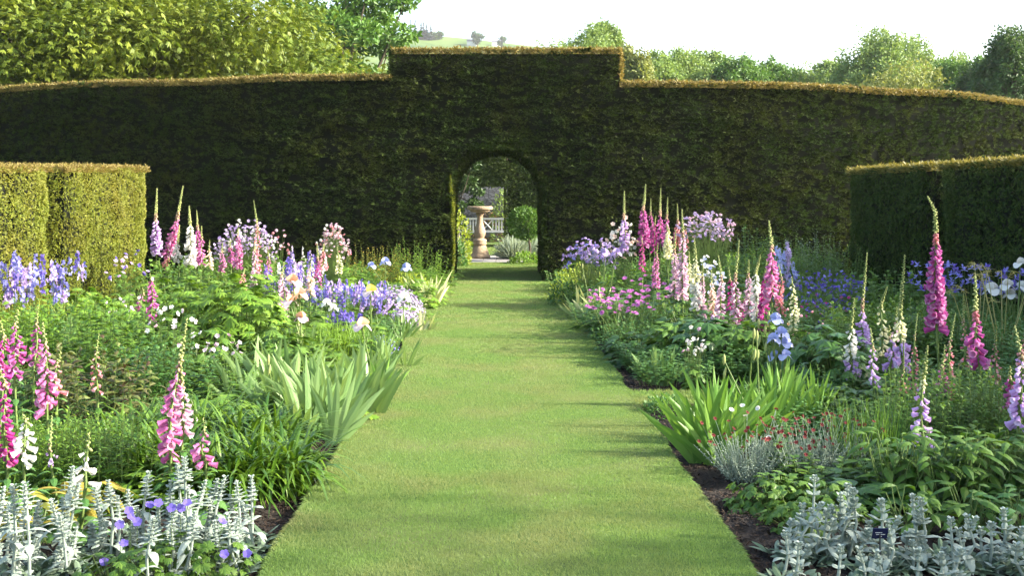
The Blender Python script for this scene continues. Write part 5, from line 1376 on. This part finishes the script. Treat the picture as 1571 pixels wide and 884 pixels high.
plant("peony_plant", P_palmate, 372, 10.8, "big bright green mound of divided leaves in the left border's middle", group=FO, land="the bright green leaf mound", r=.62, h=.98, n=420, L=.13, lobes=5, mat=g_bright)
plant("peony_plant", P_palmate, 300, 11.2, "bright green divided-leaf mound left of the biggest one", group=FO, r=.55, h=.92, n=330, L=.12, lobes=5, mat=g_bright)
plant("peony_plant", P_palmate, 430, 9.8, "darker divided leaves at the mound's foot by the iris fans", group=FO, r=.4, h=.6, n=200, L=.11, lobes=5, mat=g_mid)
plant("peony_plant", P_palmate, 300, 9.6, "shadowy divided-leaf mound under the airy white-pink flowers", group=FO, r=.45, h=.62, n=220, L=.11, lobes=5, mat=g_mid)
plant("leafy_shoots", P_shoots, 200, 9.3, "light green upright leafy shoots left of the leaf mound", group=FO, land="the light green leafy shoots", r=.5, h=.86, n=38, L=.15, W=.036, mat=g_mid, per=17)
plant("leafy_shoots", P_shoots, 110, 9.8, "light green leafy shoots in front of the blue camassias", group=FO, r=.55, h=.84, n=38, L=.15, W=.036, mat=g_bright, per=17)
plant("leafy_shoots", P_shoots, 25, 9.6, "green leafy shoots at the left edge below the camassias", group=FO, r=.5, h=.8, n=34, L=.15, W=.036, mat=g_bright, per=16)
plant("leafy_shoots", P_shoots, 250, 8.4, "darker leafy shoots behind the strap-leaved clumps", group=FO, r=.42, h=.62, n=50, L=.09, W=.028, mat=g_dark, per=24)
plant("bronze_plant", P_shoots, 130, 7.9, "bronze-tinted lance-leaved plant behind the bright pink foxglove", group=FO, land="the bronze-leaved plant", r=.42, h=.66, n=26, L=.15, W=.03, mat=g_bronze, per=13)
plant("bronze_plant", P_shoots, 45, 7.9, "bronze and green lance leaves between the left edge foxgloves", group=FO, r=.36, h=.62, n=22, L=.15, W=.03, mat=g_bronze, per=13)
plant("bronze_plant", P_shoots, 185, 7.6, "dark green and bronze leaves left of the strap-leaved clumps", group=FO, r=.34, h=.58, n=22, L=.15, W=.03, mat=g_bronze, per=13)
plant("feathery_plant", P_shoots, 100, 6.3, "fine feathery light green stems below the bright pink foxglove", group=FO, r=.42, h=.42, n=90, L=.07, W=.012, mat=g_bright, per=20)
plant("feathery_plant", P_shoots, 170, 6.1, "fine feathery stems between white and orchid-pink foxgloves", group=FO, r=.36, h=.44, n=70, L=.07, W=.012, mat=g_mid, per=20)
plant("feathery_plant", P_shoots, 25, 6.2, "feathery green stems behind the deep magenta foxglove", group=FO, r=.36, h=.4, n=60, L=.07, W=.013, mat=g_bright, per=20)
plant("broad_leaved_plant", P_bigleaf, 45, 5.25, "yellowing broad leaves behind the corner lamb's ears", group=FO, r=.22, h=.3, n=30, L=.16, W=.05, mat=g_yellowing)
plant("broad_leaved_plant", P_bigleaf, 115, 5.6, "green and yellow broad leaves under the sparse white foxglove", group=FO, r=.22, h=.26, n=26, L=.16, W=.05, mat=g_yellowing)
plant("grassy_clump", P_grassy, 500, 10.8, "fine bright green grassy clump below the bellflowers", group=FO, land="the fine grassy clump", r=.3, h=0, n=420, L=.6, W=.007, mat=g_bright) if 0 else plant("grassy_clump", P_grassy, 508, 10.8, "fine bright green grassy clump below the bellflowers", group=FO, land="the fine grassy clump", r=.32, n=460, L=.62, W=.007, mat=g_bright)
plant("grassy_clump", P_grassy, 548, 11.4, "lower grassy clump right below the blue bellflower drift", group=FO, r=.28, n=300, L=.42, W=.007, mat=g_mid)
plant("leafy_shoots", P_shoots, 640, 18.2, "white-tipped upright green shoots beside the arch, left side", group=FO, land="the shoots left of the arch", r=.5, h=.98, n=44, L=.07, W=.022, mat=g_bright, per=24)
plant("leafy_shoots", P_shoots, 600, 18.4, "brownish flower-topped stems before the dark hedge, left of the arch", group=FO, r=.5, h=.86, n=44, L=.06, W=.02, mat=g_yellowing, per=18)
plant("leafy_shoots", P_shoots, 560, 18.0, "brownish-green stems further left of the arch", group=FO, r=.5, h=.9, n=40, L=.06, W=.02, mat=g_yellowing, per=18)
bush("lime_mound", "low lime-yellow mound beside the striped iris fans, left", wx(632, 17.4), 17.4, .4, .42, .05, 900, g_lime, 31, "mound", FO)
bush("lime_mound", "lime-yellow spurge mound at the far end of the right border", wx(893, 17.2), 17.2, .52, .55, .05, 1300, g_lime, 32, "mound", FO)
bush("green_cushion", "dark feathery cushion at the grass edge before the lime spurge", wx(872, 16.6), 16.6, .3, .4, .05, 700, g_dark, 33, "mound", FO)
bush("green_cushion", "small blue-green cushion on the mulch by the big iris clump", wx(1025, 8.35), 8.35, .18, .16, .03, 700, g_blue, 34, "mound", FO)
plant("peony_plant", P_palmate, 1085, 10.4, "glossy deep green peony leaves under the cream foxgloves", group=FO, land="the glossy peony leaves", r=.45, h=.58, n=240, L=.14, lobes=3, mat=g_dark, wid=.42)
plant("peony_plant", P_palmate, 1150, 10.2, "glossy deep green peony leaves beneath the blush pink foxglove", group=FO, r=.45, h=.58, n=240, L=.14, lobes=3, mat=g_mid, wid=.42)
plant("peony_plant", P_palmate, 1030, 10.6, "glossy dark leaves right of the pink knapweed", group=FO, r=.36, h=.5, n=180, L=.13, lobes=3, mat=g_mid, wid=.42)
plant("peony_plant", P_palmate, 1285, 8.9, "dark bronze-green peony foliage between iris clump and cream-budded foxglove", group=FO, land="the dark peony foliage", r=.42, h=.62, n=260, L=.13, lobes=3, mat=g_dark, wid=.35)
plant("peony_plant", P_palmate, 1240, 9.4, "dark peony foliage right behind the sky-blue bearded iris", group=FO, r=.42, h=.6, n=240, L=.13, lobes=3, mat=g_dark, wid=.35)
plant("peony_buds", P_spray, 1232, 9.8, "brown faded peony buds on reddish stalks above dark leaves", group=FO, r=.22, h=.72, n=9, size=.022, cols=('brown', 'rose'), leaf=False, cup=1.4, stemm=g_bronze)
plant("leafy_shoots", P_shoots, 1200, 15.6, "tall fresh green shoots behind the violet drift, right border", group=FO, r=.6, h=1.12, n=70, L=.09, W=.02, mat=g_bright, per=26)
plant("leafy_shoots", P_shoots, 1270, 15.2, "tall green shoots dotted pale blue against the dark low hedge", group=FO, land="the tall shoots by the dark low hedge", r=.6, h=1.12, n=70, L=.09, W=.02, mat=g_mid, per=26)
plant("leafy_shoots", P_shoots, 1150, 16.4, "dark leafy shoots behind the blush pink foxgloves", group=FO, r=.5, h=1.2, n=50, L=.12, W=.03, mat=g_dark, per=22)
plant("leafy_shoots", P_shoots, 1245, 16.8, "dark shoots with greyish tips before the tall hedge, right", group=FO, r=.55, h=1.15, n=50, L=.08, W=.02, mat=g_grey, per=22)
plant("leafy_shoots", P_shoots, 1128, 14.2, "bright green willowy shoots right of the mauve-pink columbine cloud", group=FO, r=.4, h=.95, n=50, L=.10, W=.018, mat=g_bright, per=26)
plant("phlox_plant", P_shoots, 1345, 10.3, "bright green leafy mass below the dark low hedge's slot", group=FO, land="the bright green phlox leaves", r=.5, h=.74, n=70, L=.11, W=.022, mat=g_bright, per=24)
plant("phlox_plant", P_shoots, 1415, 10.2, "bright green leafy mass behind the giant magenta foxglove", group=FO, r=.5, h=.74, n=70, L=.11, W=.022, mat=g_mid, per=24)
plant("phlox_plant", P_shoots, 1480, 9.8, "mid-green leafy mass right of the giant magenta foxglove", group=FO, r=.5, h=.66, n=70, L=.11, W=.02, mat=g_mid, per=24)
plant("phlox_plant", P_shoots, 1545, 9.4, "blue-green leafy mass under the white irises", group=FO, r=.5, h=.66, n=70, L=.11, W=.02, mat=g_blue, per=24)
plant("rock_rose", P_sprig, 1150, 6.5, "silvery sprawling plant with dull red button flowers", group="silvery plants with dull red buttons", land="the red-buttoned silver plant", r=.3, h=.34, n=46)
plant("rock_rose", P_sprig, 1235, 6.5, "silvery red-flowered plant behind the low crinkled green leaves", group="silvery plants with dull red buttons", r=.3, h=.34, n=46)
plant("rock_rose", P_sprig, 1290, 6.6, "silvery red-flowered plant beside the thin reedy stems", group="silvery plants with dull red buttons", r=.28, h=.34, n=30)
plant("daisy", P_spray, 1150, 6.7, "few white daisies beside the red-buttoned silver plant", r=.2, h=.42, n=6, size=.018, cols=('white',), petals=9, leaf=False)
plant("strawberry_plant", P_palmate, 1188, 5.85, "low bright green crinkled leaves between silver plants, right front", group=FO, land="the crinkled green leaves", r=.26, h=.22, n=220, L=.05, lobes=3, mat=g_mid, wid=.75)
plant("strawberry_plant", P_palmate, 1260, 5.75, "low green crinkled leaves left of the reedy stems", group=FO, r=.24, h=.22, n=180, L=.05, lobes=3, mat=g_mid, wid=.75)
plant("reedy_stems", P_grassy, 1330, 6.6, "thin upright reedy stems left of the low lilac-white foxglove", group=FO, land="the thin reedy stems", r=.22, n=170, L=.62, W=.005, mat=g_mid, spread=.18)
plant("reedy_stems", P_grassy, 1370, 6.7, "second tuft of thin reedy stems before the cream foxgloves", group=FO, r=.2, n=130, L=.6, W=.005, mat=g_blue, spread=.2)
for i, (px, d, lab) in enumerate([(1385, 6.0, "broad drooping green leaves below the low lilac-white foxglove"), (1450, 5.9, "broad drooping leaves with reddish-yellow old ones, right front"), (1515, 5.9, "broad drooping green leaves behind the right-hand lamb's ears"), (1565, 6.0, "broad green leaves at the right picture edge below the purple foxglove")]):
    plant("broad_leaved_plant", P_bigleaf, px, d, lab, group=FO, land=("the broad drooping leaves" if i == 1 else None), r=.3, h=.46, n=70, L=.15, W=.052, mat=g_mid)
plant("broad_leaved_plant", P_bigleaf, 1400, 5.45, "low broad green leaves just behind the plant tag's lamb's ears", group=FO, r=.22, h=.26, n=40, L=.13, W=.05, mat=g_mid)
plant("broad_leaved_plant", P_bigleaf, 1490, 5.4, "low broad green leaves behind the lamb's ears under the hanging leaves", group=FO, r=.24, h=.28, n=44, L=.14, W=.05, mat=g_mid)
plant("broad_leaved_plant", P_bigleaf, 1560, 5.35, "low broad green leaves at the right edge behind the corner lamb's ears", group=FO, r=.22, h=.28, n=40, L=.14, W=.05, mat=g_blue)
plant("strawberry_plant", P_palmate, 1225, 5.5, "small crinkled green plant close behind the leftmost right-hand lamb's ears", group=FO, r=.2, h=.18, n=140, L=.045, lobes=3, mat=g_mid, wid=.75)
plant("feathery_plant", P_shoots, 1420, 6.9, "fine green stems around the low lilac-white foxglove", group=FO, r=.4, h=.6, n=60, L=.08, W=.015, mat=g_mid, per=20)
plant("feathery_plant", P_shoots, 1490, 6.9, "fine green stems below the flaring magenta foxglove", group=FO, r=.4, h=.6, n=60, L=.08, W=.015, mat=g_mid, per=20)
plant("feathery_plant", P_shoots, 1550, 7.0, "fine green stems behind the right edge foxgloves", group=FO, r=.4, h=.55, n=60, L=.08, W=.015, mat=g_mid, per=20)
plant("seed_stalks", P_seed, 1500, 9.6, "straw-green nodding seed stalks left of the white irises", h=1.12, n=8, land="the nodding seed stalks")
plant("seed_stalks", P_seed, 1538, 9.4, "tallest straw-green nodding seed stalks over the white irises", h=1.22, n=7)

# ---- filler clumps behind and between, copied from a few clumps of each kind
rng = np.random.default_rng(99)
KINDS = {
 'a': ("leafy_clump", lambda r: P_shoots(r, .38, .6, 30, .12, .036, 15, g_mid), ["mid-green leafy clump", "upright leafy green clump"]),
 'b': ("divided_leaf_mound", lambda r: P_palmate(r, .38, .55, 170, .095, 5, g_bright), ["bright divided-leaf mound", "fresh green cut-leaved mound"]),
 'c': ("dark_leaf_clump", lambda r: P_palmate(r, .38, .52, 150, .11, 3, g_dark, .4), ["dark glossy-leaved clump", "deep green shadowy clump"]),
 'd': ("grassy_tuft", lambda r: P_grassy(r, .22, 240, .6, .008, g_mid), ["fine grassy tuft", "narrow-leaved green tuft"]),
 'e': ("blue_green_clump", lambda r: P_shoots(r, .36, .5, 44, .07, .022, 17, g_blue), ["small-leaved blue-green clump", "dull blue-green bushy clump"]),
}
protos = {}
cells = []
for side in (-1, 1):
    y = 5.9
    while y < 20.6:
        step = .52 + (y - 5) * .022
        x = 1.42
        lim = min(5.2, .47 * y + .2)
        while x < lim:
            cells.append((side * (x + rng.uniform(-.12, .12)) + .05, y + rng.uniform(-.15, .15), side, step)); x += step * 1.05
        y += step
used = set(); fill_idx = 0
def landmark_label(desc, px, d):
    best = sorted(LAND, key=lambda l: abs(l[1] - px) / 60 + abs(l[2] - d) * .9)
    for l in best[:14]:
        dx, dd = px - l[1], d - l[2]
        far = "just" if abs(dx) / 60 + abs(dd) < 1.2 else "well"
        rels = ["behind" if dd > 0 else "in front of", "right of" if dx > 0 else "left of"]
        if abs(dx) / 70 > abs(dd): rels.reverse()
        for rel in rels:
            for f_ in (far, ""):
                lab = f"{desc} {f_} {rel} {l[0]}".replace("  ", " ")
                if lab not in used and len(lab.split()) <= 16:
                    used.add(lab); return lab
    lab = f"{desc} low between taller border plants"; return lab
for (x, y, side, step) in cells:
    px = CX + x / y * F
    if px < -40 or px > 1610: continue
    if abs(x) < 1.75 and y < 9.3 and side > 0: continue        # mulch stays bare by the grass
    if y < 6.4 and side < 0 and abs(x) < 1.5: continue
    if side < 0 and y < 7.2 and abs(x) < 1.35: continue
    if side > 0 and 8.4 < y < 9.5 and x < 2.2: continue
    if side < 0: k = rng.choice(list('aabbbde'))
    else: k = rng.choice(list('aaccdeeb')) if y > 9 else rng.choice(list('acee'))
    v = int(rng.integers(0, 3)); key = k + str(v); name, fn, descs = KINDS[k]
    hh = np.interp(y, [5.5, 8, 12, 16, 20], [.40, .62, 1.0, 1.25, 1.15]) * np.interp(abs(x), [1.1, 1.8, 3], [.55, .8, 1.05]) * rng.uniform(.8, 1.12) * (1.15 if side > 0 else 1.0)
    s = step / .52
    desc = descs[int(rng.integers(0, 2))]; lab = landmark_label(desc, px, y)
    if key not in protos:
        protos[key] = spawn(fn(np.random.default_rng(500 + v + ord(k))), name, (x, y, Z_BED), lab, "plant", FO, rng.uniform(0, 6), (s, s, hh)); o = protos[key]
    else:
        o = copy_tree(protos[key]); o.location = (x, y, Z_BED); o.rotation_euler = (0, 0, rng.uniform(0, 6)); o.scale = (s, s, hh); o['label'] = lab

# ------------------------------------------------------------------ haze
m, nt, out = _new("haze_air")
pv = nt.nodes.new("ShaderNodeVolumePrincipled")
pv.inputs["Color"].default_value = (.93, .96, 1, 1); pv.inputs["Density"].default_value = .0002; pv.inputs["Anisotropy"].default_value = .2
nt.links.new(pv.outputs[0], out.inputs["Volume"])
mb = MB(); box(mb, -1450, 1450, -58, 1390, -1.3, 190)
tag(mb.build("haze", [m]), "thin pale haze in the air over the garden and far hill", "haze", kind="stuff")
